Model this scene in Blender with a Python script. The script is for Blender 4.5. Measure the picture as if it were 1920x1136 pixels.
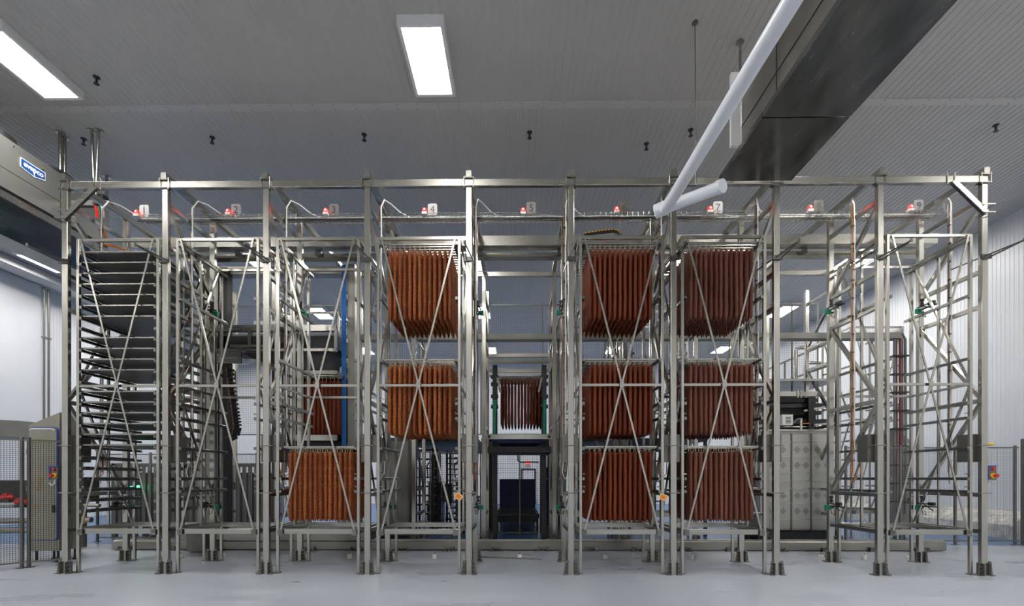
import bpy, math, random
from mathutils import Vector
random.seed(7)
scene = bpy.context.scene
for o in list(bpy.data.objects): bpy.data.objects.remove(o)
C = scene.collection

# ------------------------------------------------------------------ camera, world, exposure
H = 1.604                       # eye height
TH = 0.011                      # small yaw of the camera against the rack
F = 907.0
cam_d = bpy.data.cameras.new('camera'); cam = bpy.data.objects.new('camera', cam_d); C.objects.link(cam)
cam.location = (0, 0, H); cam.rotation_euler = (math.pi/2, 0, TH)
cam_d.sensor_width = 36; cam_d.lens = 36*F/1920; cam_d.shift_x = 0.0; cam_d.shift_y = (896-568)/1920
cam_d.clip_end = 200
scene.camera = cam
w = bpy.data.worlds.new('world'); scene.world = w; w.use_nodes = True
w.node_tree.nodes['Background'].inputs[0].default_value = (0.5, 0.55, 0.6, 1)
w.node_tree.nodes['Background'].inputs[1].default_value = 0.0
LAMP = 61.0
vs = scene.view_settings
vs.view_transform = 'Standard'; vs.look = 'None'; vs.gamma = 1; vs.use_curve_mapping = False
vs.exposure = 0.0
scene.cycles.use_denoising = True
scene.cycles.max_bounces = 8
scene.cycles.sample_clamp_indirect = 6

def P(px, py, Y):
    """photo measurement -> point of the room at depth Y"""
    u = (px-960)/F; v = (896-py)/F
    c, s = math.cos(TH), math.sin(TH)
    t = Y/(c+u*s)
    return Vector((t*(u*c-s), Y, H+t*v))

# ------------------------------------------------------------------ materials
M = {}
def mat(name, col, rough=0.5, metal=0.0, noise=0.0, nscale=8.0, bump=0.0, bscale=60.0, emit=None, estr=0.0,
        stretch=None, rnoise=0.0, alpha=None, rnd=0.0, spec=None):
    m = bpy.data.materials.new(name); m.use_nodes = True
    nt = m.node_tree; b = nt.nodes['Principled BSDF']
    b.inputs['Base Color'].default_value = (*col, 1)
    b.inputs['Roughness'].default_value = rough
    b.inputs['Metallic'].default_value = metal
    if spec is not None: b.inputs['Specular IOR Level'].default_value = spec
    if emit:
        b.inputs['Emission Color'].default_value = (*emit, 1); b.inputs['Emission Strength'].default_value = estr
    if noise or bump or rnoise:
        tc = nt.nodes.new('ShaderNodeTexCoord'); mp = nt.nodes.new('ShaderNodeMapping')
        if stretch: mp.inputs['Scale'].default_value = stretch
        nt.links.new(tc.outputs['Object'], mp.inputs[0])
        n = nt.nodes.new('ShaderNodeTexNoise'); n.inputs['Scale'].default_value = nscale; n.inputs['Detail'].default_value = 5
        nt.links.new(mp.outputs[0], n.inputs['Vector'])
        if noise:
            r = nt.nodes.new('ShaderNodeMapRange'); r.inputs['From Min'].default_value = .3; r.inputs['From Max'].default_value = .7
            r.inputs['To Min'].default_value = 1-noise; r.inputs['To Max'].default_value = 1+noise
            nt.links.new(n.outputs['Fac'], r.inputs['Value'])
            mx = nt.nodes.new('ShaderNodeVectorMath'); mx.operation = 'SCALE'; mx.inputs[0].default_value = col
            nt.links.new(r.outputs[0], mx.inputs['Scale'])
            nt.links.new(mx.outputs[0], b.inputs['Base Color'])
        if rnoise:
            r2 = nt.nodes.new('ShaderNodeMapRange'); r2.inputs['From Min'].default_value = .3; r2.inputs['From Max'].default_value = .7
            r2.inputs['To Min'].default_value = max(.02, rough-rnoise); r2.inputs['To Max'].default_value = rough+rnoise
            nt.links.new(n.outputs['Fac'], r2.inputs['Value']); nt.links.new(r2.outputs[0], b.inputs['Roughness'])
        if bump:
            n2 = nt.nodes.new('ShaderNodeTexNoise'); n2.inputs['Scale'].default_value = bscale
            nt.links.new(mp.outputs[0], n2.inputs['Vector'])
            bp = nt.nodes.new('ShaderNodeBump'); bp.inputs['Strength'].default_value = bump; bp.inputs['Distance'].default_value = .01
            nt.links.new(n2.outputs['Fac'], bp.inputs['Height']); nt.links.new(bp.outputs[0], b.inputs['Normal'])
    M[name] = m
    return m
mat('steel', (.47, .453, .405), .25, 1.0, noise=.06, nscale=5, rnoise=.02, stretch=(8, 8, .5))
mat('steel_rail', (.25, .245, .225), .28, 1.0, noise=.08, nscale=6, rnoise=.02)
mat('tray_metal', (.15, .148, .14), .42, 1.0, noise=.1, nscale=9, stretch=(.5, 4, 1))
mat('steel_sheet', (.33, .32, .285), .32, 1.0, noise=.08, nscale=2.5, rnoise=.03)
mat('steel_pan', (.25, .25, .24), .22, 1.0, noise=.18, nscale=2.2, rnoise=.10, stretch=(1.6, .35, 1))
mat('steel_dull', (.20, .195, .175), .42, .8, noise=.12, nscale=4)
mat('steel_warm', (.44, .425, .38), .26, 1.0, noise=.06, nscale=5, rnoise=.02, stretch=(.5, 8, 8))
mat('dark_metal', (.045, .045, .045), .45, .6, noise=.2)
mat('panel_steel', (.43, .42, .38), .36, 1.0, noise=.05, nscale=2)
mat('cabinet_steel', (.31, .295, .24), .4, .75, noise=.08, nscale=3)
mat('mesh_wire', (.17, .17, .18), .6)
mat('evaporator_steel', (.29, .285, .265), .45, .8, noise=.06, nscale=2)
mat('steel_arm', (.12, .118, .11), .35, .9)
mat('black', (.012, .012, .013), .5)
mat('rubber', (.02, .02, .022), .6)
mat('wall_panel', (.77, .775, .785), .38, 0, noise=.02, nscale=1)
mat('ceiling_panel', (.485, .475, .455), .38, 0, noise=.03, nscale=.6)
mat('ceiling_trim', (.53, .52, .50), .45)
mat('floor_epoxy', (.39, .42, .47), .34, 0, noise=.06, nscale=.9, rnoise=.10, bump=.02, bscale=30, stretch=(.6, 1.6, 1))
mat('floor_blue', (.045, .14, .33), .3, 0, noise=.12, nscale=1.2)
mat('white_paint', (.78, .79, .80), .4)
mat('pvc', (.80, .83, .88), .28)
mat('white_plastic', (.78, .77, .72), .5)
mat('lamp_diffuser', (.9, .9, .9), .5, emit=(1.0, .985, .96), estr=LAMP)
mat('red_lamp', (.6, .02, .015), .3, emit=(1.0, .008, .006), estr=7)
mat('red_core', (.9, .5, .4), .3, emit=(1.0, .30, .22), estr=14)
mat('green_lamp', (.05, .6, .2), .3, emit=(.05, 1.0, .35), estr=9)
mat('exit_red', (.8, .05, .05), .4, emit=(1.0, .07, .06), estr=1.6)
mat('green_plastic', (.0, .22, .12), .45)
mat('blue_belt', (.012, .13, .42), .5)
mat('blue_gasket', (.04, .08, .42), .5)
mat('logo_blue', (.004, .06, .26), .4)
mat('logo_white', (.85, .86, .88), .45)
mat('navy', (.014, .022, .13), .55)
mat('blue_crate', (.03, .11, .45), .5)
mat('orange_tag', (.95, .33, .03), .55, noise=.2, nscale=30)
mat('tag_border', (.85, .80, .74), .5)
mat('ink', (.10, .05, .02), .6)
mat('sign_ink', (.07, .07, .07), .6)
mat('orange_cable', (.55, .16, .02), .5)
mat('rust_cable', (.20, .085, .045), .6, noise=.35, nscale=14)
mat('white_cable', (.74, .74, .71), .45)
mat('grey_cable', (.16, .16, .18), .5)
mat('dark_red', (.16, .025, .02), .5)
mat('red_paint', (.55, .02, .015), .4)
mat('yellow', (.85, .55, .02), .45)
mat('amber', (.75, .33, .02), .5)
mat('cardboard', (.36, .23, .11), .8)
mat('concrete', (.55, .53, .48), .8, noise=.3, nscale=6, bump=.2)
mat('string', (.50, .38, .22), .8)
mat('pallet_wood', (.35, .22, .12), .8)
# clear plastic for the number plates
m = mat('plate_clear', (.27, .275, .27), .4, 0); m.node_tree.nodes['Principled BSDF'].inputs['Transmission Weight'].default_value = .35
mat('plate_dirty', (.13, .135, .11), .6, 0, noise=.4, nscale=20)

def sausage_mat(name, c1, c2, spot, amt):
    m = bpy.data.materials.new(name); m.use_nodes = True; nt = m.node_tree; b = nt.nodes['Principled BSDF']
    N, L = nt.nodes.new, nt.links.new
    geo = N('ShaderNodeNewGeometry'); oi = N('ShaderNodeObjectInfo'); tc = N('ShaderNodeTexCoord')
    ad = N('ShaderNodeMath'); ad.operation = 'ADD'; L(geo.outputs['Random Per Island'], ad.inputs[0]); L(oi.outputs['Random'], ad.inputs[1])
    fr = N('ShaderNodeMath'); fr.operation = 'FRACT'; L(ad.outputs[0], fr.inputs[0])
    mix = N('ShaderNodeMix'); mix.data_type = 'RGBA'; mix.inputs[6].default_value = (*c1, 1); mix.inputs[7].default_value = (*c2, 1)
    L(fr.outputs[0], mix.inputs[0])
    mp = N('ShaderNodeMapping'); mp.inputs['Scale'].default_value = (1, 1, .75); L(tc.outputs['Object'], mp.inputs[0])
    v = N('ShaderNodeTexVoronoi'); v.inputs['Scale'].default_value = 85; L(mp.outputs[0], v.inputs['Vector'])
    n = N('ShaderNodeTexNoise'); n.inputs['Scale'].default_value = 9; n.inputs['Detail'].default_value = 4; L(tc.outputs['Object'], n.inputs['Vector'])
    r = N('ShaderNodeMapRange'); r.inputs['From Min'].default_value = .0; r.inputs['From Max'].default_value = .45; r.inputs['To Min'].default_value = 1; r.inputs['To Max'].default_value = 0
    L(v.outputs['Distance'], r.inputs['Value'])
    mu = N('ShaderNodeMath'); mu.operation = 'MULTIPLY'; L(r.outputs[0], mu.inputs[0])
    r2 = N('ShaderNodeMapRange'); r2.inputs['From Min'].default_value = .35; r2.inputs['From Max'].default_value = .75; r2.inputs['To Min'].default_value = 0; r2.inputs['To Max'].default_value = amt
    ad2 = N('ShaderNodeMath'); ad2.operation = 'MULTIPLY_ADD'; L(fr.outputs[0], ad2.inputs[0]); ad2.inputs[1].default_value = .35; L(n.outputs['Fac'], ad2.inputs[2])
    L(ad2.outputs[0], r2.inputs['Value']); L(r2.outputs[0], mu.inputs[1])
    mix2 = N('ShaderNodeMix'); mix2.data_type = 'RGBA'; L(mu.outputs[0], mix2.inputs[0]); L(mix.outputs[2], mix2.inputs[6]); mix2.inputs[7].default_value = (*spot, 1)
    L(mix2.outputs[2], b.inputs['Base Color'])
    b.inputs['Roughness'].default_value = .5; b.inputs['Specular IOR Level'].default_value = .25
    bp = N('ShaderNodeBump'); bp.inputs['Strength'].default_value = .5; bp.inputs['Distance'].default_value = .006
    L(v.outputs['Distance'], bp.inputs['Height']); L(bp.outputs[0], b.inputs['Normal'])
    M[name] = m
sausage_mat('salami_orange', (.17, .030, .008), (.29, .066, .016), (.95, .50, .16), .85)
sausage_mat('salami_red', (.115, .019, .006), (.18, .033, .010), (.40, .12, .035), .5)
sausage_mat('salami_brown', (.115, .034, .022), (.17, .054, .034), (.50, .24, .13), .6)

# ------------------------------------------------------------------ mesh helpers
class MB:
    def __init__(s): s.v = []; s.f = []
    def add(s, vs, fs):
        k = len(s.v); s.v += [tuple(p) for p in vs]; s.f += [tuple(i+k for i in f) for f in fs]; return s
    def box(s, x0, x1, y0, y1, z0, z1):
        return s.add([(x0,y0,z0),(x1,y0,z0),(x1,y1,z0),(x0,y1,z0),(x0,y0,z1),(x1,y0,z1),(x1,y1,z1),(x0,y1,z1)],
                     [(0,3,2,1),(4,5,6,7),(0,1,5,4),(1,2,6,5),(2,3,7,6),(3,0,4,7)])
    def prism(s, pts, a, b, axis):
        """polygon pts (in the two other axes) extruded from a to b along axis 'x','y' or 'z'"""
        def mk(p, t): return {'x': (t, p[0], p[1]), 'y': (p[0], t, p[1]), 'z': (p[0], p[1], t)}[axis]
        n = len(pts); vs = [mk(p, a) for p in pts]+[mk(p, b) for p in pts]
        return s.add(vs, [tuple(range(n))[::-1], tuple(range(n, 2*n))]+[(i, (i+1) % n, n+(i+1) % n, n+i) for i in range(n)])
    def bar(s, p0, p1, w, h, up=(0, 0, 1), ch=0.0):
        """rectangular bar p0->p1, w across, h along up, chamfered edges"""
        p0, p1, up = Vector(p0), Vector(p1), Vector(up)
        d = (p1-p0).normalized()
        if abs(d.dot(up)) > .98: up = Vector((0, 1, 0)) if abs(d.z) > .9 else Vector((0, 0, 1))
        x = d.cross(up).normalized(); y = x.cross(d).normalized()
        a, b = w/2, h/2
        pr = [(-a,-b),(a,-b),(a,b),(-a,b)] if not ch else [(-a+ch,-b),(a-ch,-b),(a,-b+ch),(a,b-ch),(a-ch,b),(-a+ch,b),(-a,b-ch),(-a,-b+ch)]
        n = len(pr)
        vs = [p0+x*q+y*r for q, r in pr]+[p1+x*q+y*r for q, r in pr]
        return s.add(vs, [tuple(range(n))[::-1], tuple(range(n, 2*n))]+[(i, (i+1) % n, n+(i+1) % n, n+i) for i in range(n)])
    def tube(s, path, r, n=8, closed_ends=True):
        path = [Vector(p) for p in path]; k0 = len(s.v); m = len(path)
        up = None
        for i, p in enumerate(path):
            d = (path[min(i+1, m-1)]-path[max(i-1, 0)]).normalized()
            if up is None:
                up = Vector((0, 0, 1)) if abs(d.z) < .9 else Vector((0, 1, 0))
            x = d.cross(up).normalized(); y = x.cross(d).normalized(); up = y
            rr = r[i] if isinstance(r, (list, tuple)) else r
            s.v += [tuple(p+x*(rr*math.cos(2*math.pi*j/n))+y*(rr*math.sin(2*math.pi*j/n))) for j in range(n)]
        for i in range(m-1):
            for j in range(n):
                s.f.append((k0+i*n+j, k0+i*n+(j+1) % n, k0+(i+1)*n+(j+1) % n, k0+(i+1)*n+j))
        if closed_ends:
            s.f.append(tuple(k0+j for j in range(n))[::-1]); s.f.append(tuple(k0+(m-1)*n+j for j in range(n)))
        return s
    def lathe(s, c, prof, n=12):
        """profile [(r,z)...] about the vertical through c"""
        return s.tube([(c[0], c[1], c[2]+z) for r, z in prof], [max(r, 1e-4) for r, z in prof], n)
    def mesh(s, name, m, smooth=False, org=(0, 0, 0)):
        me = bpy.data.meshes.new(name)
        me.from_pydata([(a-org[0], b-org[1], c-org[2]) for a, b, c in s.v], [], s.f); me.update()
        me.materials.append(M[m] if isinstance(m, str) else m)
        if smooth:
            me.polygons.foreach_set('use_smooth', [True]*len(me.polygons))
            try: me.set_sharp_from_angle(angle=math.radians(40))
            except Exception: pass
        return me
ORG = {}
def link(name, me, parent=None, loc=(0, 0, 0)):
    o = bpy.data.objects.new(name, me); C.objects.link(o); o.location = loc
    if parent is not None: o.parent = parent; ORG[o.name] = ORG.get(parent.name, (0, 0, 0))
    return o
def part(mb, name, m, parent, smooth=False, world=True, label=None):
    org = ORG[parent.name] if world else (0, 0, 0)
    o = link(name, mb.mesh(name, m, smooth, org), parent)
    if label: o['label'] = label
    return o
def thing(name, label, cat, loc=(0, 0, 0), group=None):
    o = bpy.data.objects.new(name, None); C.objects.link(o); o.location = loc; o.empty_display_size = .1
    ORG[o.name] = tuple(loc); o['label'] = label; o['category'] = cat
    if group: o['group'] = group
    return o
def solo(mb, name, m, label, cat, group=None, smooth=False, loc=None):
    """a thing that is one mesh (vertices given in room coordinates)"""
    if loc is None:
        k = len(mb.v); loc = (sum(p[0] for p in mb.v)/k, sum(p[1] for p in mb.v)/k, min(p[2] for p in mb.v))
    o = link(name, mb.mesh(name, m, smooth, loc)); o.location = loc; ORG[o.name] = tuple(loc)
    o['label'] = label; o['category'] = cat
    if group: o['group'] = group
    return o
def struct(mb, name, m, label=None, smooth=False, parent=None):
    o = link(name, mb.mesh(name, m, smooth), parent)
    if parent is None: o['kind'] = 'structure'; ORG[o.name] = (0, 0, 0)
    if label: o['label'] = label
    return o
def copy_tree(root, loc, label=None, group=None, skip=()):
    r = root.copy(); C.objects.link(r); r.location = loc; ORG[r.name] = tuple(loc)
    if label: r['label'] = label
    if group: r['group'] = group
    for ch in root.children:
        if ch.name.split('.')[0] in skip: continue
        c = ch.copy(); C.objects.link(c); c.parent = r
        for g in ch.children:
            d = g.copy(); C.objects.link(d); d.parent = c
    return r
def text_mb(s, size, origin, right, up, thick=.002, align='CENTER', bold=0.0):
    """text as flat geometry; right/up are room directions"""
    cu = bpy.data.curves.new('txt', 'FONT'); cu.body = s; cu.size = size; cu.align_x = align; cu.align_y = 'CENTER'; cu.extrude = thick/2
    cu.resolution_u = 3; cu.offset = bold
    o = bpy.data.objects.new('txt', cu); C.objects.link(o)
    dg = bpy.context.evaluated_depsgraph_get(); dg.update()
    me = bpy.data.meshes.new_from_object(o.evaluated_get(dg))
    right, up, origin = Vector(right), Vector(up), Vector(origin); nrm = right.cross(up)
    mb = MB()
    mb.add([origin+right*v.co.x+up*v.co.y+nrm*v.co.z for v in me.vertices], [tuple(p.vertices) for p in me.polygons])
    bpy.data.objects.remove(o); bpy.data.meshes.remove(me)
    return mb

# ------------------------------------------------------------------ the room
ZC = H+7.1
XL, XR, Y0, YB = -17.8, 13.3, -5.0, 30.0
YF = 11.62                                        # where the pale floor ends and the blue one begins
struct(MB().box(XL, XR, Y0, YF, -.1, 0), 'floor', 'floor_epoxy')
struct(MB().box(XL, XR, YF, YB, -.1, -.002), 'floor', 'floor_blue')
def ribs(a0, a1, pitch, depth, width):
    pts = []; a = a0
    while a < a1-pitch:
        pts += [(a, 0), (a+pitch-width, 0), (a+pitch-width*.8, depth), (a+pitch-width*.2, depth)]; a += pitch
    return pts+[(a, 0), (a1, 0)]
def ribbed(pts, mk, flip):
    mb = MB(); n = len(pts)
    mb.v = [mk(p, 0) for p in pts]+[mk(p, 1) for p in pts]
    mb.f = [((i, i+1, n+i+1, n+i) if not flip else (n+i, n+i+1, i+1, i)) for i in range(n-1)]
    return mb
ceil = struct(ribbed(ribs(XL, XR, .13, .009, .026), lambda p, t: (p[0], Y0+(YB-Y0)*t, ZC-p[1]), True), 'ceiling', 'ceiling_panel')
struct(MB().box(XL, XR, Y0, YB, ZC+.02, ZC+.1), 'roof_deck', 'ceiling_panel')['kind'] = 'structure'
struct(ribbed(ribs(Y0, YB, .12, .008, .03), lambda p, t: (XR-p[1], p[0], ZC*t), False), 'wall_right', 'wall_panel')
struct(ribbed(ribs(Y0, YB, .12, .008, .03), lambda p, t: (XL+p[1], p[0], ZC*t), True), 'wall_left', 'wall_panel')
wb = struct(ribbed(ribs(XL, XR, .12, .008, .03), lambda p, t: (p[0], YB-p[1], ZC*t), True), 'wall_back', 'wall_panel')
struct(MB().box(XL, XR, Y0-.1, Y0, 0, ZC), 'wall_front', 'wall_panel')
# seam strip across the ceiling with its screws
tr = MB().box(XL, XR, 9.12, 9.29, ZC-.016, ZC-.002); seam = struct(tr, 'trim_1', 'ceiling_trim')
sc = MB()
for i in range(78):
    x = XL+.3+i*.4
    for y in (9.15, 9.26): sc.box(x-.008, x+.008, y-.008, y+.008, ZC-.02, ZC-.016)
scr = link('screw_row', sc.mesh('screw_row', 'steel_dull'), seam); scr['kind'] = 'stuff'
struct(MB().box(XL, XR, 25.0, 25.16, ZC-.016, ZC-.002), 'trim_2', 'ceiling_trim')
# boxed-out corner pier on the left wall, wall curb along the right wall
struct(MB().box(XL, XL+.25, 16.2, 17.6, 0, ZC-.02), 'wall_pier', 'wall_panel')['kind'] = 'structure'
cx = 12.93
cb = MB().prism([(cx, 0), (XR-.02, 0), (XR-.02, .72), (cx+.05, .42), (cx, .36)], 12.75, 22, 'y')
o = struct(cb, 'wall_curb', 'concrete'); o['label'] = 'pale concrete wall curb with sloping top along right wall'; o['kind'] = 'structure'
# exit door in the back wall
d1 = struct(MB().box(.33, 1.05, 29.86, 29.97, 0, 2.1), 'door_1', 'white_paint')
link('door_frame', MB().box(.24, .33, 29.82, 29.98, 0, 2.19).box(1.05, 1.14, 29.82, 29.98, 0, 2.19).box(.33, 1.05, 29.82, 29.98, 2.1, 2.19).mesh('door_frame', 'dark_metal'), d1)
ex = thing('exit_sign', 'small glowing red exit sign above the far door', 'sign', (.63, 29.85, 2.44))
part(MB().box(.47, .79, 29.86, 29.97, 2.44, 2.66), 'housing', 'white_paint', ex)
part(MB().box(.48, .78, 29.855, 29.86, 2.45, 2.65), 'face', 'exit_red', ex)
part(text_mb('EXIT', .13, (.63, 29.85, 2.55), (1, 0, 0), (0, 0, 1)), 'lettering', 'logo_white', ex)

# ------------------------------------------------------------------ ceiling lights
ZD = H+6.95
def make_light():
    t = thing('ceiling_light', 'x', 'light', (0, 0, 0), 'ceiling light panels')
    b = MB().box(-.36, .36, -.06, 1.36, .03, .15)
    part(b, 'housing', 'white_paint', t, world=False)
    fr = MB()
    for x0, x1, y0, y1 in ((-.36, -.305, -.06, 1.36), (.305, .36, -.06, 1.36), (-.305, .305, -.06, 0), (-.305, .305, 1.3, 1.36)):
        fr.box(x0, x1, y0, y1, 0, .03)
    part(fr, 'frame', 'white_paint', t, world=False)
    part(MB().box(-.304, .304, .001, 1.299, .006, .028), 'diffuser', 'lamp_diffuser', t, world=False)
    return t
lx = [-15.3, -8.33, -1.49, 5.2, 11.1]
ly = [(-2.4, 'unseen fill row behind the viewer'), (2.6, 'unseen fill row above the viewer'), (7.45, 'front row over the rack'), (14.9, 'middle row behind the rack'), (19.75, 'third row back'), (25.8, 'rearmost row')]  # rows behind and above the viewer are unseen, placed for frontal fill light
lab_x = ['far-left', 'left', 'centre', 'right', 'far-right']
special = {(1, 7.45): 'bright ceiling light panel cut by the left picture edge', (2, 7.45): 'bright ceiling light panel at the top centre, nearest and largest'}
proto = make_light(); first = True
for i, x in enumerate(lx):
    for y, rn in ly:
        lab = special.get((i, y), '%s ceiling light panel of the %s' % (lab_x[i], rn))
        if first: proto.location = (x, y, ZD); proto['label'] = lab; ORG[proto.name] = (x, y, ZD); first = False
        else: copy_tree(proto, (x, y, ZD), lab)
# sprinkler heads
def make_sprinkler():
    t = thing('sprinkler_head', 'x', 'sprinkler', (0, 0, 0), 'ceiling sprinkler heads')
    part(MB().lathe((0, 0, 0), [(.055, 0), (.055, -.012), (.02, -.02), (.02, -.09)], 10), 'escutcheon', 'dark_metal', t, True, False)
    part(MB().lathe((0, 0, 0), [(.006, -.09), (.006, -.12), (.045, -.122), (.045, -.128)], 10), 'deflector', 'dark_metal', t, True, False)
    return t
spk = make_sprinkler(); first = True
for i, (px, py) in enumerate([(157, 258), (398, 257), (683, 254), (993, 252), (1295, 250), (1867, 246), (181, 142), (1212, 275)]):
    Yd = F*7.05/(896-py); p = P(px, py, Yd); loc = (p.x, p.y, ZC-.004)
    lab = ['dark sprinkler head beside the left hanger rods', 'dark sprinkler head above bay two', 'dark sprinkler head above bay three', 'dark sprinkler head above bay five',
           'dark sprinkler head behind the thin hanging wire', 'dark sprinkler head far right near wall', 'small sprinkler head right of the left light panel', 'small sprinkler head left of the white pipe'][i]
    if first: spk.location = loc; spk['label'] = lab; first = False
    else: copy_tree(spk, loc, lab)

NUM = ['zero', 'one', 'two', 'three', 'four', 'five', 'six', 'seven', 'eight', 'nine', 'ten']
ORD = ['first', 'second', 'third', 'fourth', 'fifth', 'sixth', 'seventh', 'eighth', 'ninth', 'tenth', 'eleventh', 'twelfth', 'thirteenth', 'fourteenth', 'fifteenth', 'sixteenth', 'seventeenth', 'eighteenth']
# ------------------------------------------------------------------ rack frame
NC = 10; PITCH = 1.7; XC0 = -7.607
XC = [XC0+PITCH*i for i in range(NC)]
YF0, YR0 = 8.04, 9.29            # front faces of front and rear columns
CW, CD = .10, .08
ZB0, ZB1 = H+4.86, H+4.98        # long top beam
def make_upright():
    """local: x about the column centre, y from the front face, z from the floor"""
    t = thing('rack_upright_frame', 'x', 'rack frame', (0, 0, 0))
    dy = YR0-YF0
    part(MB().bar((0, CD/2, .0), (0, CD/2, ZB0), CW, CD, (0, 1, 0), .008), 'front_column', 'steel', t, world=False)
    part(MB().bar((0, dy+CD/2, .0), (0, dy+CD/2, ZB1), CW, CD, (0, 1, 0), .008), 'rear_column', 'steel', t, world=False)
    for z in (4.6, 3.42, 2.84, 1.28, -.28, -.89):
        part(MB().bar((0, CD, H+z), (0, dy, H+z), .06, .07, ch=.005), 'tie_bar', 'steel', t, world=False)
    for (ya, za), (yb, zb) in (((CD, 4.52), (dy, 3.46)), ((dy, 2.80), (CD, 1.34)), ((CD, 1.22), (dy, -.24))):
        part(MB().bar((0, ya, H+za), (0, yb, H+zb), .055, .07, (0, 1, 0), .005), 'diagonal_brace', 'steel', t, world=False)
    for y in (0, dy):
        for sx in (-1, 1):
            b = MB().prism([(sx*.052, 0), (sx*.125, 0), (sx*.095, .235), (sx*.052, .235)], y-.006, y+.008, 'y')
            b.box(min(sx*.052, sx*.13), max(sx*.052, sx*.13), y-.05, y+.09, .0, .012)
            b.box(min(sx*.051, sx*.06), max(sx*.051, sx*.06), y-.05, y+.09, .012, .2)
            g = part(b, 'base_bracket', 'steel_dull', t, world=False)
            bo = MB()
            for z in (.05, .115, .18): bo.tube([(sx*.08, y-.006, z), (sx*.08, y-.022, z)], .014, 6)
            part(bo, 'bolts', 'dark_metal', g, world=False)
    cl = MB().box(-.085, .085, -.035, .10, ZB0-.012, ZB0-.002).box(-.085, .085, -.035, .10, ZB1+.0, ZB1+.011)
    for x in (-.075, .075): cl.tube([(x, -.024, ZB0-.03), (x, -.024, ZB1+.035)], .008, 6)
    part(cl, 'clamp_plate', 'steel_warm', t, world=False)
    for z in (.54, -.25):
        c2 = MB().tube([(-.10, -.012, H+z), (.10, -.012, H+z)], .008, 6).tube([(-.10, -.012, H+z), (-.10, .12, H+z)], .008, 6).tube([(.10, -.012, H+z), (.10, .12, H+z)], .008, 6)
        part(c2, 'u_clamp', 'steel_dull', t, world=False)
    part(MB().box(-.135, .135, CD+.035, .36, H+.27, H+.73), 'junction_box', 'steel_dull', t, world=False, label='grey sheet-metal junction box behind the column')
    for z in (.5, -.12):
        pass
    a = MB().bar((-.07, .55, H+3.66), (.0, -.62, H+3.61), .012, .02).bar((.065, -.01, H+3.63), (.0, -.62, H+3.61), .012, .02).box(-.08, .08, -.03, -.0, H+3.60, H+3.67).tube([(0, -.62, H+3.59), (0, -.62, H+3.64)], .018, 8)
    part(a, 'guide_arm', 'steel_arm', t, world=False, label='thin dark bracket arm reaching out toward the viewer')
    return t
names = ['leftmost steel upright frame of the near row, left of bay one']+['steel upright frame of the near row between bays %s and %s' % (NUM[i], NUM[i+1]) for i in range(1, 9)]+['rightmost steel upright frame of the near row, right of bay nine']
up0 = make_upright(); up0.location = (XC[0], YF0, 0); up0['label'] = names[0]; up0['group'] = 'near row upright frames'; ORG[up0.name] = (XC[0], YF0, 0)
for i in range(1, NC): copy_tree(up0, (XC[i], YF0, 0), names[i])
Y2 = 11.66
for i in range(NC):
    lab = ['leftmost upright frame of the far row, behind bay one'] + ['upright frame of the far row, behind the one between bays %s and %s' % (NUM[k], NUM[k+1]) for k in range(1, 9)] + ['rightmost upright frame of the far row']
    copy_tree(up0, (XC[i], Y2, 0), lab[i], 'far row upright frames', skip=('junction_box', 'guide_arm', 'u_clamp', 'clamp_plate'))
# long beams
b = thing('top_beam', 'long horizontal steel beam along the top of the near row', 'beam', (0, YF0, ZB0))
part(MB().bar((XC[0]-.06, YF0+.04, (ZB0+ZB1)/2), (XC[9]+.06, YF0+.04, (ZB0+ZB1)/2), .08, ZB1-ZB0-.004, ch=.007), 'box_section', 'steel_warm', b)
sp = MB().box(.60, .86, YF0-.01, YF0-.001, ZB0+.015, ZB1-.015)
for x in (.65, .73, .81): sp.tube([(x, YF0-.01, ZB0+.06), (x, YF0-.022, ZB0+.06)], .011, 6)
part(sp, 'splice_plate', 'steel_warm', b, label='bolted splice plate in the beam')
solo(MB().bar((XC[0]-.06, Y2+.04, (ZB0+ZB1)/2), (XC[9]-.05, Y2+.04, (ZB0+ZB1)/2), .08, ZB1-ZB0-.004, ch=.007), 'top_beam', 'steel_warm', 'horizontal steel beam along the top of the far row', 'beam')
for i in range(NC):
    lab = 'square cross beam running back over the rack, %s' % ('at its left end' if i == 0 else 'at its right end' if i == 9 else 'between bays %s and %s' % (NUM[i], NUM[i+1]))
    solo(MB().bar((XC[i], YF0-.035, ZB1+.066), (XC[i], Y2+.14, ZB1+.066), .09, .10, ch=.007), 'cross_beam', 'steel', lab, 'beam', 'cross beams over the rack', loc=(XC[i], YF0, ZB1+.012))
# corner knee braces
for sgn, i, lab in ((1, 0, 'short slanted knee brace in the upper left corner of the rack'), (-1, 9, 'short slanted knee brace in the upper right corner of the rack')):
    k = thing('knee_brace', lab, 'brace', (XC[i], YF0, H+4.25), 'corner knee braces')
    part(MB().bar((XC[i]+sgn*.56, YF0-.035, ZB0+.0), (XC[i]+sgn*.02, YF0-.035, H+4.33), .06, .085, (0, 0, 1), .006), 'strut', 'steel_warm', k)
    pl = MB()
    for z in (4.33, 4.46):
        pl.box(XC[i]-.09, XC[i]+.09, YF0-.09, YF0-.08, H+z-.008, H+z+.008)
        for x in (-.08, .08): pl.tube([(XC[i]+x, YF0-.085, H+z), (XC[i]+x, YF0+.1, H+z)], .008, 6)
    for x in (.5, .62):
        pl.tube([(XC[i]+sgn*x, YF0-.012, ZB0-.03), (XC[i]+sgn*x, YF0-.012, ZB1+.05)], .01, 6)
    part(pl, 'u_clamp', 'steel_warm', k)
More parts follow.
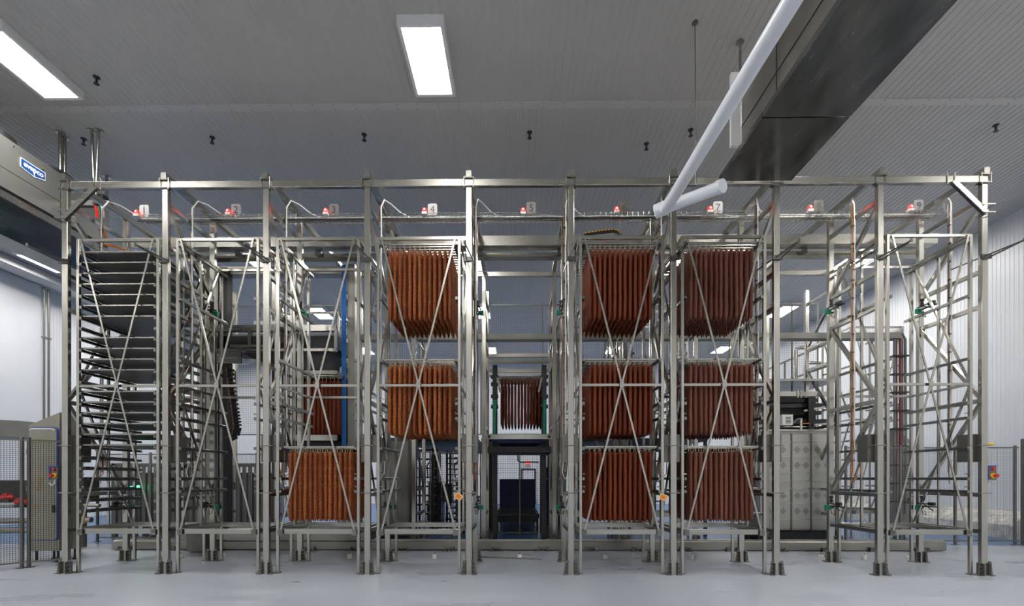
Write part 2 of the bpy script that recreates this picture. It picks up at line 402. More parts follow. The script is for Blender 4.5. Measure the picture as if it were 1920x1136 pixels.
# crane guide rail overhead, crane rail on the floor
g = thing('overhead_guide_rail', 'wide steel guide rail hung overhead behind the near row', 'rail', (0, 9.93, H+4.69))
part(MB().box(-8.0, 8.55, 9.93, 10.16, H+4.775, H+4.975), 'box_section', 'steel_warm', g)
part(MB().box(-8.0, 8.55, 10.25, 10.45, H+4.69, H+4.775), 'lower_flange', 'steel', g)
hp = MB()
for i in range(NC): hp.box(XC[i]-.06, XC[i]+.06, 10.16, 10.25, H+4.70, H+4.97)
part(hp, 'hanger_plates', 'steel_dull', g)
g = thing('floor_rail', 'long steel crane rail bolted to the floor behind the near row', 'rail', (0, 10.62, 0))
part(MB().bar((-9.0, 10.75, .115), (9.35, 10.75, .115), .22, .19, ch=.012), 'beam', 'steel_sheet', g)
part(MB().box(-9.0, 9.35, 10.71, 10.79, .21, .245), 'rail_head', 'steel_warm', g)
for i in range(18):
    x = -8.7+i*1.03
    f = MB().box(x-.15, x+.15, 10.55, 10.64, .0, .018).box(x-.12, x-.1, 10.56, 10.64, .018, .09).box(x+.1, x+.12, 10.56, 10.64, .018, .09).box(x-.11, x+.11, 10.59, 10.63, .05, .09)
    for q in (-.08, 0, .08): f.tube([(x+q, 10.575, .018), (x+q, 10.575, .06)], .018, 6)
    part(f, 'floor_clamp', 'steel_rail', g)

# ------------------------------------------------------------------ bay racks
YS = 8.1; SD = 1.2; HW = .683; PW = .048
def make_bay_rack(levels, teeth=()):
    """local: x about the bay centre, y from the front posts, z from the floor"""
    t = thing('bay_rack', 'x', 'rack', (0, 0, 0), 'bay racks standing between the upright frames')
    zt, zm, zb = H+4.025, H+1.558, H-.90
    for sx in (-1, 1):
        for y in (0, SD):
            part(MB().bar((sx*HW, y+PW/2, .012), (sx*HW, y+PW/2, zt+.02), PW, PW, (0, 1, 0), .004), 'post', 'steel', t, world=False)
            part(MB().box(sx*HW-.03 if sx > 0 else sx*HW-.19, sx*HW+.19 if sx > 0 else sx*HW+.03, y-.03, y+.08, .0, .011), 'foot_plate', 'steel_dull', t, world=False)
        part(MB().bar((sx*HW, .6+PW/2, zb), (sx*HW, .6+PW/2, zt), .038, .038, (0, 1, 0), .003), 'middle_post', 'steel', t, world=False)
        for z, h in ((zt, .045), (zm, .04), (zb, .085)):
            part(MB().bar((sx*HW, PW, z), (sx*HW, SD, z), .035, h, ch=.003), 'side_bar', 'steel', t, world=False)
        part(MB().bar((sx*(HW+.015), SD-.02, zt-.05), (sx*(HW+.015), .06, zm+.06), .03, .03, (0, 1, 0)), 'side_brace', 'steel', t, world=False)
        part(MB().bar((sx*(HW+.015), .06, zm-.06), (sx*(HW+.015), SD-.02, zb+.06), .03, .03, (0, 1, 0)), 'side_brace', 'steel', t, world=False)
        for k, r in enumerate(levels):
            z = H+r; xi = sx*(HW-.048)
            rb = MB().prism([(xi-.02, z-.045), (xi+.02, z-.045), (xi+.02, z-.005), (xi+.012, z+.002), (xi-.012, z+.002), (xi-.02, z-.005)], .0, SD+.12, 'y')
            if k in teeth:
                for q in range(22):
                    yq = .05+q*.05; rb.box(xi-.016, xi+.016, yq, yq+.028, z+.002, z+.018)
            rb.box(min(xi, sx*HW), max(xi, sx*HW), .02, .05, z-.04, z-.012)
            part(rb, 'guide_rail', 'steel_rail', t, world=False)
    for y in (0, SD):
        part(MB().bar((-HW, y+PW/2, zt), (HW, y+PW/2, zt), PW-.004, .05, ch=.004), 'top_bar', 'steel_warm', t, world=False)
        part(MB().bar((-HW+PW/2, y+PW/2, zm), (HW-PW/2, y+PW/2, zm), .03, .045, ch=.003), 'middle_bar', 'steel_warm', t, world=False)
        part(MB().bar((-HW+PW/2, y+PW/2, zb), (HW-PW/2, y+PW/2, zb), .04, .09, ch=.004), 'bottom_bar', 'steel_warm', t, world=False)
    for s in (-1, 1):
        part(MB().bar((s*(HW-.06), -.012-.006*s, zt+.01), (-s*(HW-.06), -.012-.006*s, zb-.0), .012, .03, (1, 0, 0)), 'cross_brace', 'steel_warm', t, world=False)
        br = MB().box(s*(HW-.06)-.04, s*(HW-.06)+.04, -.03, -.02, zb-.06, zb+.035).tube([(s*(HW-.06), -.03, zb), (s*(HW-.06), -.045, zb)], .014, 6)
        part(br, 'brace_bracket', 'steel_dull', t, world=False)
    part(MB().box(-.035, .035, -.03, -.021, zm-.05, zm+.05), 'crossing_plate', 'steel_warm', t, world=False)
    # little wire guides
    for sx in (-1, 1):
        wg = MB()
        for r in (.009, -.205, 1.02, 1.27):
            z = H+r+.06
            wg.tube([(sx*(HW-.02), .02, z), (sx*(HW-.07), .01, z+.01), (sx*(HW-.085), .03, z), (sx*(HW-.07), .05, z-.01), (sx*(HW-.02), .04, z)], .005, 5)
        part(wg, 'wire_guides', 'steel_warm', t, world=False)['kind'] = 'stuff'
    return t
LEV = [3.96, 3.04, 2.0, 1.27, 1.02, .52, .009, -.205]
BX = {b: (XC[b-1]+XC[b])/2 for b in range(1, 10)}
PIT = 20.4*YS/F
LEV1 = [(896-468)*YS/F-PIT*k for k in range(25)]
br1 = make_bay_rack(LEV1, teeth=(7, 12, 19, 20, 21, 22, 23, 24))
br1.location = (BX[1], YS, 0); br1['label'] = 'bay rack with closely spaced rails full of flat trays, bay one'
rk = make_bay_rack(LEV); rk.location = (BX[2], YS, 0); rk['label'] = 'empty bay rack in bay two, next to the tray rack'
for b, lab in ((3, 'bay rack holding one low load of salami, bay three'), (4, 'bay rack holding two loads of speckled orange salami, bay four'), (6, 'bay rack holding three loads of dark red salami, bay six'),
               (7, 'bay rack holding three loads of brownish salami, bay seven'), (9, 'empty bay rack at the far right, bay nine')):
    copy_tree(rk, (BX[b], YS, 0), lab)
copy_tree(rk, (9.6, 13.0, 0), 'empty rack standing behind the crane rail, seen through bay eight', 'racks behind the crane aisle')
copy_tree(rk, (BX[2]+.02, Y2+.06, 0), 'far-row rack behind bay two', 'racks behind the crane aisle')
copy_tree(rk, (BX[6], Y2+.06, 0), 'far-row rack behind the salami of bay six', 'racks behind the crane aisle')
copy_tree(rk, (BX[7], Y2+.06, 0), 'far-row rack behind the salami of bay seven', 'racks behind the crane aisle')

# ------------------------------------------------------------------ flat trays of bay 1
def make_tray():
    t = thing('wire_tray', 'x', 'tray', (0, 0, 0), 'flat trays in bay one')
    n = 22; pts = []
    for i in range(n+1):
        y = .03+i*1.12/n
        pts += [(y, 0.0), (y+.6*1.12/n, 0.0), (y+.7*1.12/n, .012), (y+.9*1.12/n, .012)]
    pts = pts[:-2]
    part(ribbed(pts, lambda p, q: (-.60+1.2*q, p[0], p[1]-.012), False), 'corrugated_deck', 'tray_metal', t, world=False)
    part(MB().bar((-.60, .012, 0), (.60, .012, 0), .022, .026, ch=.005), 'front_rim', 'steel_warm', t, world=False)
    part(MB().bar((-.60, 1.16, 0), (.60, 1.16, 0), .022, .026, ch=.005), 'rear_rim', 'steel_warm', t, world=False)
    for sx in (-1, 1):
        part(MB().bar((sx*.605, 0, 0), (sx*.605, 1.17, 0), .02, .026), 'side_rim', 'steel_rail', t, world=False)
        part(MB().tube([(sx*.61, .02, .0), (sx*.655, .02, .0)], .014, 8), 'end_pin', 'dark_metal', t, world=False)
    return t
tr0 = None
order = [0, 1, 2, 3, 4, 5, 6, 8, 9, 10, 11, 13, 14, 15, 16, 17, 18]
ordw = ['topmost', 'second', 'third', 'fourth', 'fifth', 'sixth', 'seventh', 'eighth', 'ninth', 'tenth', 'eleventh', 'twelfth', 'thirteenth', 'fourteenth', 'fifteenth', 'sixteenth', 'lowest']
for n_, k in enumerate(order):
    loc = (BX[1], YS+.03, H+LEV1[k]+.018)
    lab = '%s flat grey tray in the tray rack of bay one' % ordw[n_] if n_ in (0, 16) else '%s flat grey tray from the top in bay one' % ordw[n_]
    if tr0 is None: tr0 = make_tray(); tr0.location = loc; tr0['label'] = lab
    else: copy_tree(tr0, loc, lab)

# ------------------------------------------------------------------ salami loads
SL = 1.175; SR = .0275; NX = 13; NR = 12; SPX = .0853; SPY = .098
def salami_mesh(k, m):
    rnd = random.Random(k); prof = []; bend = [(rnd.uniform(-.004, .004), rnd.uniform(-.004, .004)) for _ in range(10)]
    zz = [0, .012, .03, .07, .2, .4, .6, .8, .95, SL-.05, SL-.018, SL]
    rr = [.008, .016, .028, SR, SR*1.03, SR, SR*1.04, SR*1.02, SR*1.05, SR*.98, .02, .009]
    mb = MB(); path = []; rad = []
    for i, (z, r) in enumerate(zip(zz, rr)):
        bx, by = bend[min(i, 9)]
        path.append((bx if 2 < i < 10 else 0, by if 2 < i < 10 else 0, -.055-z)); rad.append(r*rnd.uniform(.97, 1.03))
    mb.tube(path, rad, 10)
    mb.tube([(0, 0, -.055-SL), (0, 0, -.07-SL)], .011, 6)
    return mb
def loop_mb():
    return MB().tube([(0, 0, -.06), (.006, 0, -.03), (.004, .016, .0), (0, 0, .018), (-.004, -.016, 0), (-.006, 0, -.03), (0, 0, -.06)], .004, 5)
smesh = {}
for mn in ('salami_orange', 'salami_red', 'salami_brown'):
    smesh[mn] = [salami_mesh(k, mn).mesh('salami_'+str(k), mn, True) for k in range(4)]
loopme = loop_mb().mesh('string_loop', 'string')
rest = {}
def load(x, y, z, where, mn, rows_individual, nr=NR, bar_half=HW-.09):
    """a carrier frame with rods; salami hang on the rods"""
    c = thing('hanging_carrier', 'rod carrier frame from which %s hangs' % where, 'carrier', (x, y, z), 'rod carriers for salami')
    dep = (nr-1)*SPY
    part(MB().bar((x-bar_half, y-.05, z+.02), (x+bar_half, y-.05, z+.02), .03, .03, ch=.004), 'front_bar', 'steel_warm', c)
    part(MB().bar((x-bar_half, y+dep+.05, z+.02), (x+bar_half, y+dep+.05, z+.02), .03, .03, ch=.004), 'rear_bar', 'steel_warm', c)
    for s in (-1, 1):
        part(MB().bar((x+s*bar_half, y-.05, z+.02), (x+s*bar_half, y+dep+.05, z+.02), .025, .04), 'side_bar', 'steel_rail', c)
    rod = MB().tube([(-bar_half, 0, 0), (bar_half, 0, 0)], .010, 6).mesh('rod', 'steel_warm', True)
    for r in range(nr):
        o = link('rod', rod, c, (0, r*SPY, .0))
    for r in range(nr):
        for i in range(NX):
            px = x+(i-(NX-1)/2)*SPX+random.uniform(-.003, .003); py = y+r*SPY+random.uniform(-.004, .004)
            k = random.randrange(4); rz = random.uniform(0, 6.28)
            if r in rows_individual:
                o = link('salami', smesh[mn][k], None, (px, py, z)); o.rotation_euler = (random.uniform(-.006, .006), random.uniform(-.006, .006), rz)
                o['label'] = '%s %s salami from left, %s row of %s' % (ORD[i], {'salami_orange': 'orange-brown', 'salami_red': 'dark red', 'salami_brown': 'greyish-brown'}[mn], ['front', 'second', 'third'][r], where)
                o['category'] = 'salami'; o['group'] = '%s, row %d' % (where, r+1)
                link('string_loop', loopme, o)
            else:
                me = smesh[mn][k]; R = rest.setdefault(mn, MB())
                c_, s_ = math.cos(rz), math.sin(rz)
                R.add([(px+v.co.x*c_-v.co.y*s_, py+v.co.x*s_+v.co.y*c_, z+v.co.z) for v in me.vertices], [tuple(p.vertices) for p in me.polygons])
YL = 8.21
RELS = {'upper': 3.925, 'middle': 1.975, 'lower': .505}
for b, lv, mn, rows in ((4, 'upper', 'salami_orange', (0, 1, 2)), (4, 'middle', 'salami_orange', (0, 1)), (3, 'lower', 'salami_orange', (0, 1)),
                        (6, 'upper', 'salami_red', (0, 1, 2)), (6, 'middle', 'salami_red', (0, 1)), (6, 'lower', 'salami_red', (0, 1)),
                        (7, 'upper', 'salami_brown', (0, 1, 2)), (7, 'middle', 'salami_brown', (0, 1)), (7, 'lower', 'salami_brown', (0, 1))):
    load(BX[b], YL, H+RELS[lv], 'the %s load of bay %s' % (lv, NUM[b]), mn, rows)
load(.12, 12.25, H+2.56, 'the lift load in the centre gap', 'salami_red', (0,), nr=11)
load(-4.35, 10.33, H+2.16, 'the crane load behind bay three', 'salami_red', (0,), nr=10)
for k, (mn, R) in enumerate(rest.items()):
    o = link('salami_mass', R.mesh('salami_mass', mn, True)); o['kind'] = 'stuff'; o['category'] = 'salami'
    o['label'] = ['many orange-brown salami sticks hanging behind the front rows', 'many dark red salami sticks hanging behind the front rows', 'many greyish-brown salami sticks hanging behind the front rows'][['salami_orange', 'salami_red', 'salami_brown'].index(mn)]

# ------------------------------------------------------------------ cable tray, beacons, number plates
YT = 9.13
ct = thing('cable_tray', 'long wire cable tray with cables running below the cross beams', 'cable tray', (0, YT, H+4.86))
wr = MB()
for y in (YT-.09, YT-.045, YT, YT+.045, YT+.09): wr.tube([(-7.15, y, H+4.865), (7.95, y, H+4.865)], .005, 5)
for y in (YT-.1, YT+.1):
    for z in (4.91, 4.955): wr.tube([(-7.15, y, H+z), (7.95, y, H+z)], .005, 5)
for i in range(152):
    x = -7.15+i*.1
    wr.tube([(x, YT-.1, H+4.96), (x, YT-.1, H+4.86), (x, YT+.1, H+4.86), (x, YT+.1, H+4.96)], .004, 4)
o = part(wr, 'wire_basket', 'steel_warm', ct); o['kind'] = 'stuff'
part(MB().box(-7.15, 3.4, YT-.105, YT-.085, H+4.83, H+4.862), 'edge_channel', 'dark_metal', ct)
rr = random.Random(3)
for k in range(5):
    pts = []
    for i in range(80):
        pts.append((-7.1+i*.188, YT-.07+k*.03+rr.uniform(-.012, .012), H+4.885+.014*(k % 2)+rr.uniform(-.003, .012)))
    part(MB().tube(pts, [.012, .009, .014, .008, .010][k], 6), 'cable', ['white_cable', 'white_cable', 'white_cable', 'grey_cable', 'rust_cable'][k], ct, True)
plates = [(270.5, 395.5), (442.5, 393.5), (626, 393.5), (811, 393), (996, 390), (1171, 389.5), (1346, 389), (1535, 386.5), (1722.5, 386)]
beac = [(257, 398), (428, 396), (611, 395), (796, 394), (981, 394), (1156, 392), (1331, 391), (1519, 389), (1707, 388)]
for i in range(9):
    p = P(*plates[i], YT-.06); t = thing('number_plate', 'small clear plastic plate bearing the number %s' % NUM[i+1], 'sign', (p.x, p.y, p.z-.115), 'bay number plates')
    a, hh, c = .088, .112, .022
    oct_ = [(-a+c, -hh), (a-c, -hh), (a, -hh+c), (a, hh-c), (a-c, hh), (-a+c, hh), (-a, hh-c), (-a, -hh+c)]
    part(MB().prism([(p.x+q, p.z+r) for q, r in oct_], p.y-.006, p.y+.006, 'y'), 'plate', 'plate_dirty' if i in (5, 7) else 'plate_clear', t)
    part(text_mb(str(i+1), .19, (p.x, p.y-.009, p.z-.005), (1, 0, 0), (0, 0, 1)), 'numeral', 'sign_ink', t)
    part(MB().box(p.x-.012, p.x+.012, p.y-.012, p.y-.006, p.z-.16, p.z-.09), 'bracket', 'steel_warm', t)
    p = P(*beac[i], YT-.09); t = thing('beacon_lamp', 'glowing red beacon lamp left of number plate %s' % NUM[i+1], 'lamp', (p.x, p.y, p.z-.07), 'red beacon lamps')
    part(MB().box(p.x-.045, p.x+.045, p.y-.04, p.y+.04, p.z-.085, p.z-.04), 'base', 'white_plastic', t)
    part(MB().lathe((p.x, p.y, p.z-.04), [(.04, 0), (.042, .03), (.036, .06), (.02, .078), (0, .082)], 12), 'dome', 'red_lamp', t, True)
    part(MB().lathe((p.x, p.y-.03, p.z-.02), [(.0, 0), (.013, .006), (.017, .018), (.013, .030), (0, .036)], 10), 'bulb', 'red_core', t, True)
# cable drops beside each column
for i in range(NC):
    x, y = XC[i]+(.0 if i else .06), 8.63; s = 1 if XC[i] < 0 else -1
    x += .05*s
    t = thing('cable_drop', 'vertical cable run %s' % ('at the left end frame of the rack' if i == 0 else 'at the right end frame of the rack' if i == 9 else 'beside the upright between bays %s and %s' % (NUM[i], NUM[i+1])), 'cable', (x, y, H-.1), 'vertical cable runs')
    part(MB().box(x-.024, x+.024, y+.02, y+.026, H+.1, H+4.85), 'backing_strip', 'steel_warm', t)
    rw = random.Random(i); path = [(x-.015+rw.uniform(-.006, .006), y+rw.uniform(-.005, .005), H-.1+k*.25) for k in range(21)]
    part(MB().tube(path, .007, 6), 'sheathed_cable', 'rust_cable' if i != 8 else 'orange_cable', t, True)
    path = [(x+.02+rw.uniform(-.008, .008), y-.01, H+.5+k*.4) for k in range(11)]+[(x+.02, y-.0, H+4.85), (x+.05, y+.1, H+5.03), (x+.12, y+.28, H+5.06), (x+.26, y+.42, H+4.98), (x+.42, y+.5, H+4.93)]
    part(MB().tube(path, .013, 6), 'white_cable', 'white_cable', t, True)
    path = [(x-.02, y-.03, H+.3), (x-.05, y-.06, H+.1), (x, y-.08, H-.02), (x+.09, y-.06, H+.08), (x+.1, y-.05, H+.3)]
    part(MB().tube(path, .008, 6), 'cable_loop', 'white_cable' if i % 2 else 'orange_cable', t, True)
    cl = MB()
    for k in range(14): cl.box(x-.03, x+.03, y-.018, y+.02, H+.3+k*.32, H+.31+k*.32)
    part(cl, 'cable_ties', 'dark_metal', t)['kind'] = 'stuff'

# ------------------------------------------------------------------ green sensor boxes with their brackets
def sensor(i, rel, s, lab):
    x, y, z = XC[i]+s*.11, YR0-.06, H+rel
    t = thing('sensor_box', lab, 'sensor', (x, y, z-.05), 'green sensor boxes')
    part(MB().bar((x-.05, y, z), (x+.05, y, z), .05, .09, ch=.008), 'housing', 'green_plastic', t)
    part(MB().box(x-.02, x-.008, y-.027, y-.024, z-.02, z+.02).box(x+.008, x+.02, y-.027, y-.024, z-.02, z+.02), 'lens', 'black', t)
    b = MB().box(min(x, x-s*.13), max(x, x-s*.13), y+.03, y+.05, z-.02, z+.01)
    b.tube([(x-s*.02, y-.2, z+.08), (x-s*.02, y+.05, z+.08)], .012, 6).tube([(x-s*.02, y-.3, z-.04), (x-s*.06, y+.0, z+.1)], .01, 6).tube([(x-s*.08, y-.35, z+.03), (x-s*.04, y+.05, z+.03)], .014, 6)
    b.box(x-s*.06-.025, x-s*.06+.025, y-.28, y-.16, z+.05, z+.11)
    b.lathe((x-s*.05, y-.02, z+.1), [(.03, 0), (.03, .05), (.02, .05), (.02, .08), (.035, .08), (.035, .12)], 8)
    part(b, 'bracket', 'dark_metal', t)
    part(MB().tube([(x-s*.05, y-.02, z-.05), (x-s*.04, y-.05, z-.11), (x-s*.09, y-.06, z-.13), (x-s*.11, y-.01, z-.06)], .008, 5), 'lead', 'rust_cable', t, True)
pos = ['', 'of bay two', 'of bay three', 'of bay four', 'on the left of the centre gap', 'on the right of the centre gap', '', '', 'in the gap of bay eight', 'of bay nine']
for i, s in ((1, 1), (2, 1), (4, 1), (5, -1), (8, -1), (9, -1)): sensor(i, 3.15, s, 'upper green sensor box %s' % pos[i])
for i, s in ((0, 1), (1, 1), (3, 1), (4, 1), (5, -1), (8, -1), (9, -1)): sensor(i, -.56, s, 'lower green sensor box %s' % (pos[i] or 'of bay one'))

# ------------------------------------------------------------------ white floor posts, orange tags, loose bar
first = None
for k in range(18):
    x = -6.75+.85*k; loc = (x, 9.62, 0)
    lab = '%s short white floor post from the left behind the rack' % ORD[k]
    if first is None:
        first = thing('floor_post', lab, 'floor post', loc, 'white floor posts')
        part(MB().lathe((0, 0, 0), [(.046, 0), (.046, .085), (.040, .092), (.0, .092)], 14), 'cap', 'white_plastic', first, True, False)
        part(MB().lathe((0, 0, 0), [(.012, .09), (.012, .112), (0, .112)], 8), 'stud', 'steel_dull', first, True, False)
    else: copy_tree(first, loc, lab)
for (px, py, lab, rot) in ((860, 931, 'pale orange tag hanging on the right post of bay four', .62), (1243.5, 932, 'orange tag hanging on the right post of bay six', .28)):
    p = P(px, py, YS-.045); t = thing('paper_tag', lab, 'tag', (p.x, p.y, p.z-.06), 'orange hanging tags')
    r = Vector((math.cos(rot), 0, -math.sin(rot))); u = Vector((math.sin(rot), 0, math.cos(rot)))
    def quad(a, b, y0, y1):
        q = [p+r*s1*a+u*s2*b for s1, s2 in ((-1, -1), (1, -1), (1, 1), (-1, 1))]
        return MB().prism([(v.x, v.z) for v in q], p.y+y0, p.y+y1, 'y')
    part(quad(.062, .05, -.001, .001), 'border', 'tag_border', t)
    part(quad(.055, .043, -.0025, -.001), 'face', 'orange_tag', t)
    li = MB()
    for k in range(3):
        a0 = p+u*(.02-.018*k)-r*.035; a1 = p+u*(.02-.018*k)+r*(.03-.012*(k % 2))
        li.bar((a0.x, p.y-.0035, a0.z), (a1.x, p.y-.0035, a1.z), .001, .005)
    part(li, 'handwriting', 'ink', t)
    q = p+u*.05
    part(MB().tube([(q.x, p.y, q.z), (q.x-.03, p.y-.01, q.z+.05), (q.x+.01, p.y+.02, q.z+.07)], .004, 5), 'tie', 'white_cable', t)
a = P(898, 1041.5, 9.75); b_ = P(1015, 1048, 9.45)
solo(MB().bar((a.x, 9.78, .013), (b_.x, 9.46, .013), .03, .024), 'steel_bar', 'steel_sheet', 'thin loose steel bar lying on the floor in the centre gap', 'bar')

# ------------------------------------------------------------------ overhead air cooler on the right, white pipe, hangers
hd = H+4.85
ac = thing('air_cooler', 'long dark stainless air cooler hanging from the ceiling at right', 'air cooler', (3.9, 5, hd))
part(MB().box(3.36, 4.40, 2.0, 7.30, hd+.09, hd+1.0), 'casing', 'steel_sheet', ac)
for y0, y1 in ((2.0, 6.54), (6.56, 7.94)):
    pn = MB().box(3.30, 4.47, y0, y1, hd, hd+.012).box(3.30, 3.312, y0, y1, hd+.012, hd+.085).box(4.458, 4.47, y0, y1, hd+.012, hd+.085)
    if y1 > 7: pn.box(3.312, 4.458, y1-.012, y1, hd+.012, hd+.085)
    part(pn, 'drip_pan', 'steel_pan', ac)
part(MB().box(3.20, 3.345, 7.27, 7.33, hd+.12, hd+1.22), 'end_flange', 'white_paint', ac, label='white upright end flange')
sm = MB().box(3.352, 3.36, 2.0, 7.3, hd+.40, hd+.408)
for y in (3.6, 5.0, 6.3): sm.box(3.352, 3.36, y, y+.008, hd+.1, hd+1.0)
part(sm, 'panel_seam', 'dark_metal', ac)
hg = MB()
for x, y in ((3.62, 7.9), (3.62, 4.6), (4.2, 7.2)):
    hg.tube([(x, y, hd+.9 if y < 7.5 else hd+.05), (x, y, ZC-.01)], .022, 8).lathe((x, y, ZC-.03), [(.06, 0), (.06, .022)], 12)
part(hg, 'hanger_rod', 'steel_warm', ac, True)
pz = H+4.03; pr = .082
pp = thing('drain_pipe', 'thick white plastic pipe slanting down from the top right', 'pipe', (2.2, 7.2, pz))
part(MB().tube([(2.31, .8, pz-.02), (2.31, 4.0, pz-.02), (2.24, 6.9, pz), (2.22, 7.30, pz)], pr, 20), 'main_pipe', 'pvc', pp, True)
part(MB().tube([P(1229, 397, 7.42), P(1250, 388, 7.32)], pr*1.22, 20), 'coupling', 'pvc', pp, True)
part(MB().tube([P(1240, 392, 7.36), P(1300, 370, 7.08), P(1352, 350, 6.86)], pr*1.02, 20), 'branch_pipe', 'pvc', pp, True)
part(MB().tube([P(1346, 352, 6.90), P(1356, 348, 6.83)], pr*1.15, 20), 'collar', 'pvc', pp, True)
p = P(1303, 45, F*7.1/(896-45))
solo(MB().tube([(p.x, p.y, ZC-.01), (p.x-.02, p.y-.1, H+4.5)], .008, 6).lathe((p.x, p.y, ZC-.02), [(.05, 0), (.05, .018)], 12), 'hanger_wire', 'steel_dull', 'thin wire hanging from the ceiling to the white pipe', 'wire')

# ------------------------------------------------------------------ evaporator on the left
ev = thing('evaporator_unit', 'grey ceiling evaporator unit with a blue logo at upper left', 'evaporator', (-10.1, 8.9, H+4.67))
xf = -9.28
part(MB().box(-10.95, xf, 6.6, 10.9, H+5.25, H+6.18), 'casing', 'evaporator_steel', ev)
part(MB().prism([(xf+.02, H+5.17), (xf+.02, H+5.03), (-9.9, H+4.67), (-10.4, H+4.67), (-11.0, H+5.03), (-11.0, H+5.17)], 6.5, 11.0, 'y'), 'drip_pan', 'steel_pan', ev)
part(MB().box(xf+.02, xf+.032, 6.5, 11.0, H+5.04, H+5.17), 'pan_lip', 'steel_warm', ev)
part(MB().box(-10.9, xf-.04, 6.6, 10.9, H+5.17, H+5.25), 'shadow_gap', 'black', ev)
part(MB().box(xf, xf+.004, 6.6, 10.9, H+5.60, H+5.608).box(xf, xf+.004, 9.72, 9.728, H+5.25, H+6.18), 'panel_seam', 'dark_metal', ev)
for y in (7.5, 8.72, 9.94):
    fan = part(MB().lathe((-9.85, y, H+6.18), [(.52, 0), (.52, .13), (.50, .13), (.50, .0)], 28), 'fan_ring', 'black', ev, True)
    gr = MB()
    for k in range(5):
        r = .1+.09*k; gr.tube([(-9.85+r*math.cos(a*.3142), y+r*math.sin(a*.3142), H+6.33) for a in range(21)], .006, 4)
    for k in range(4): gr.tube([(-9.85+.5*math.cos(k*.785), y+.5*math.sin(k*.785), H+6.32), (-9.85-.5*math.cos(k*.785), y-.5*math.sin(k*.785), H+6.32)], .007, 4)
    part(gr, 'guard', 'black', fan)
for y, z in ((9.35, 6.02), (8.8, 6.1), (9.7, 5.6)):
    part(MB().tube([(xf, y, H+z), (xf+.02, y, H+z)], .014, 8), 'screw', 'steel_warm', ev)
lg = part(MB().prism([(8.92, H+5.99), (8.92, H+5.815), (9.18, H+5.77), (9.40, H+5.835), (9.40, H+5.99)], xf+.004, xf+.012, 'x'), 'logo_plate', 'logo_white', ev)
part(MB().prism([(8.935, H+5.975), (8.935, H+5.826), (9.18, H+5.785), (9.386, H+5.847), (9.386, H+5.975)], xf+.012, xf+.015, 'x'), 'logo_field', 'logo_blue', lg)
part(text_mb('evapco', .135, (xf+.017, 9.165, H+5.905), (0, 1, 0), (0, 0, 1), bold=.004), 'lettering', 'logo_white', lg)
part(MB().box(xf+.015, xf+.018, 9.172, 9.188, H+5.785, H+5.88), 'letter_tail', 'logo_white', lg)
rods = [(P(113, 241, F*7.1/655), 0), (P(121, 250, F*7.1/646), 0), (P(172, 238, F*7.1/658), .12), (P(185, 238, F*7.1/658), -.12), (P(200, 325, F*7.1/571), 0)]
hr = 0
for p, dx in rods:
    q = MB().tube([(p.x, p.y, ZC-.01), (p.x+dx*.5, p.y, H+5.6)], .035 if dx == 0 else .027, 10).lathe((p.x, p.y, ZC-.03), [(.085, 0), (.085, .026)], 16)
    part(q, 'hanger_rod', 'steel_warm', ev, True)
part(MB().box(-9.4, -8.3, 9.75, 9.85, H+5.55, H+5.65), 'hanger_bracket', 'steel_dull', ev)
# ceiling beam and vertical pipes on the left
solo(MB().box(-16.75, -16.2, -6, 29, ZC-.28, ZC-.03), 'ceiling_duct', 'ceiling_trim', 'pale square duct along the ceiling by the left wall', 'duct')
for px, lab in ((73, 'left thin vertical pipe on the left wall'), (82, 'right thin vertical pipe on the left wall')):
    x = -16.9; Yp = x*F/(px-970)
    p = thing('wall_pipe', lab, 'pipe', (x, Yp, 0), 'vertical wall pipes')
    part(MB().tube([(x, Yp, 0), (x, Yp, ZC-.3)], .035, 10), 'pipe', 'steel_dull', p, True)
    part(MB().box(x-.06, x+.06, Yp-.05, Yp+.05, 3.0, 3.05).box(x-.06, x+.06, Yp-.05, Yp+.05, 6.6, 6.65), 'clamp', 'steel_dull', p)

# ------------------------------------------------------------------ stacker crane
cr = thing('stacker_crane', 'tall stacker crane with two steel masts and blue belts behind bays two and three', 'crane', (-5.2, 10.75, .25))
part(MB().box(-7.4, -3.2, 10.55, 10.95, .25, .55), 'base_beam', 'steel_sheet', cr)
part(MB().box(-7.0, -6.62, 10.5, 10.95, .55, H+4.66), 'mast', 'steel_sheet', cr)
part(MB().box(-3.70, -3.54, 10.5, 10.95, .55, H+4.66), 'mast', 'steel_sheet', cr)
part(MB().box(-7.0, -3.54, 10.6, 10.85, H+4.50, H+4.66), 'head_beam', 'steel_sheet', cr)
part(MB().box(-6.61, -6.55, 10.45, 10.47, .5, H+4.6), 'lifting_belt', 'blue_belt', cr)
part(MB().box(-3.81, -3.71, 10.45, 10.47, .9, H+4.62), 'lifting_belt', 'blue_belt', cr)
ck = MB().box(-6.54, -6.34, 10.5, 10.7, .4, H+4.6)
part(ck, 'guide_channel', 'black', cr)
for k in range(52):
    z = H+1.2+k*.062
    if k % 2 == 0: part(MB().box(-6.50, -6.42, 10.485, 10.5, z, z+.045), 'slot', 'steel_warm', cr)
cg = MB().box(-6.5, -3.85, 10.25, 10.35, H+3.13, H+3.26).box(-6.5, -3.85, 11.3, 11.4, H+3.13, H+3.26)
cf = part(cg, 'carriage_beam', 'steel_warm', cr)
part(MB().box(-6.5, -3.85, 10.25, 10.33, H+2.70, H+2.76).box(-6.1, -5.2, 10.2, 10.25, H+2.78, H+2.83), 'carriage_lower_bar', 'steel_warm', cr)
for x in (-6.5, -5.75, -4.7, -3.9): part(MB().box(x, x+.07, 10.25, 10.33, H+2.76, H+3.13), 'carriage_post', 'steel', cr)
part(MB().box(-6.42, -3.9, 10.5, 11.3, H+2.80, H+3.1), 'drive_housing', 'black', cr)
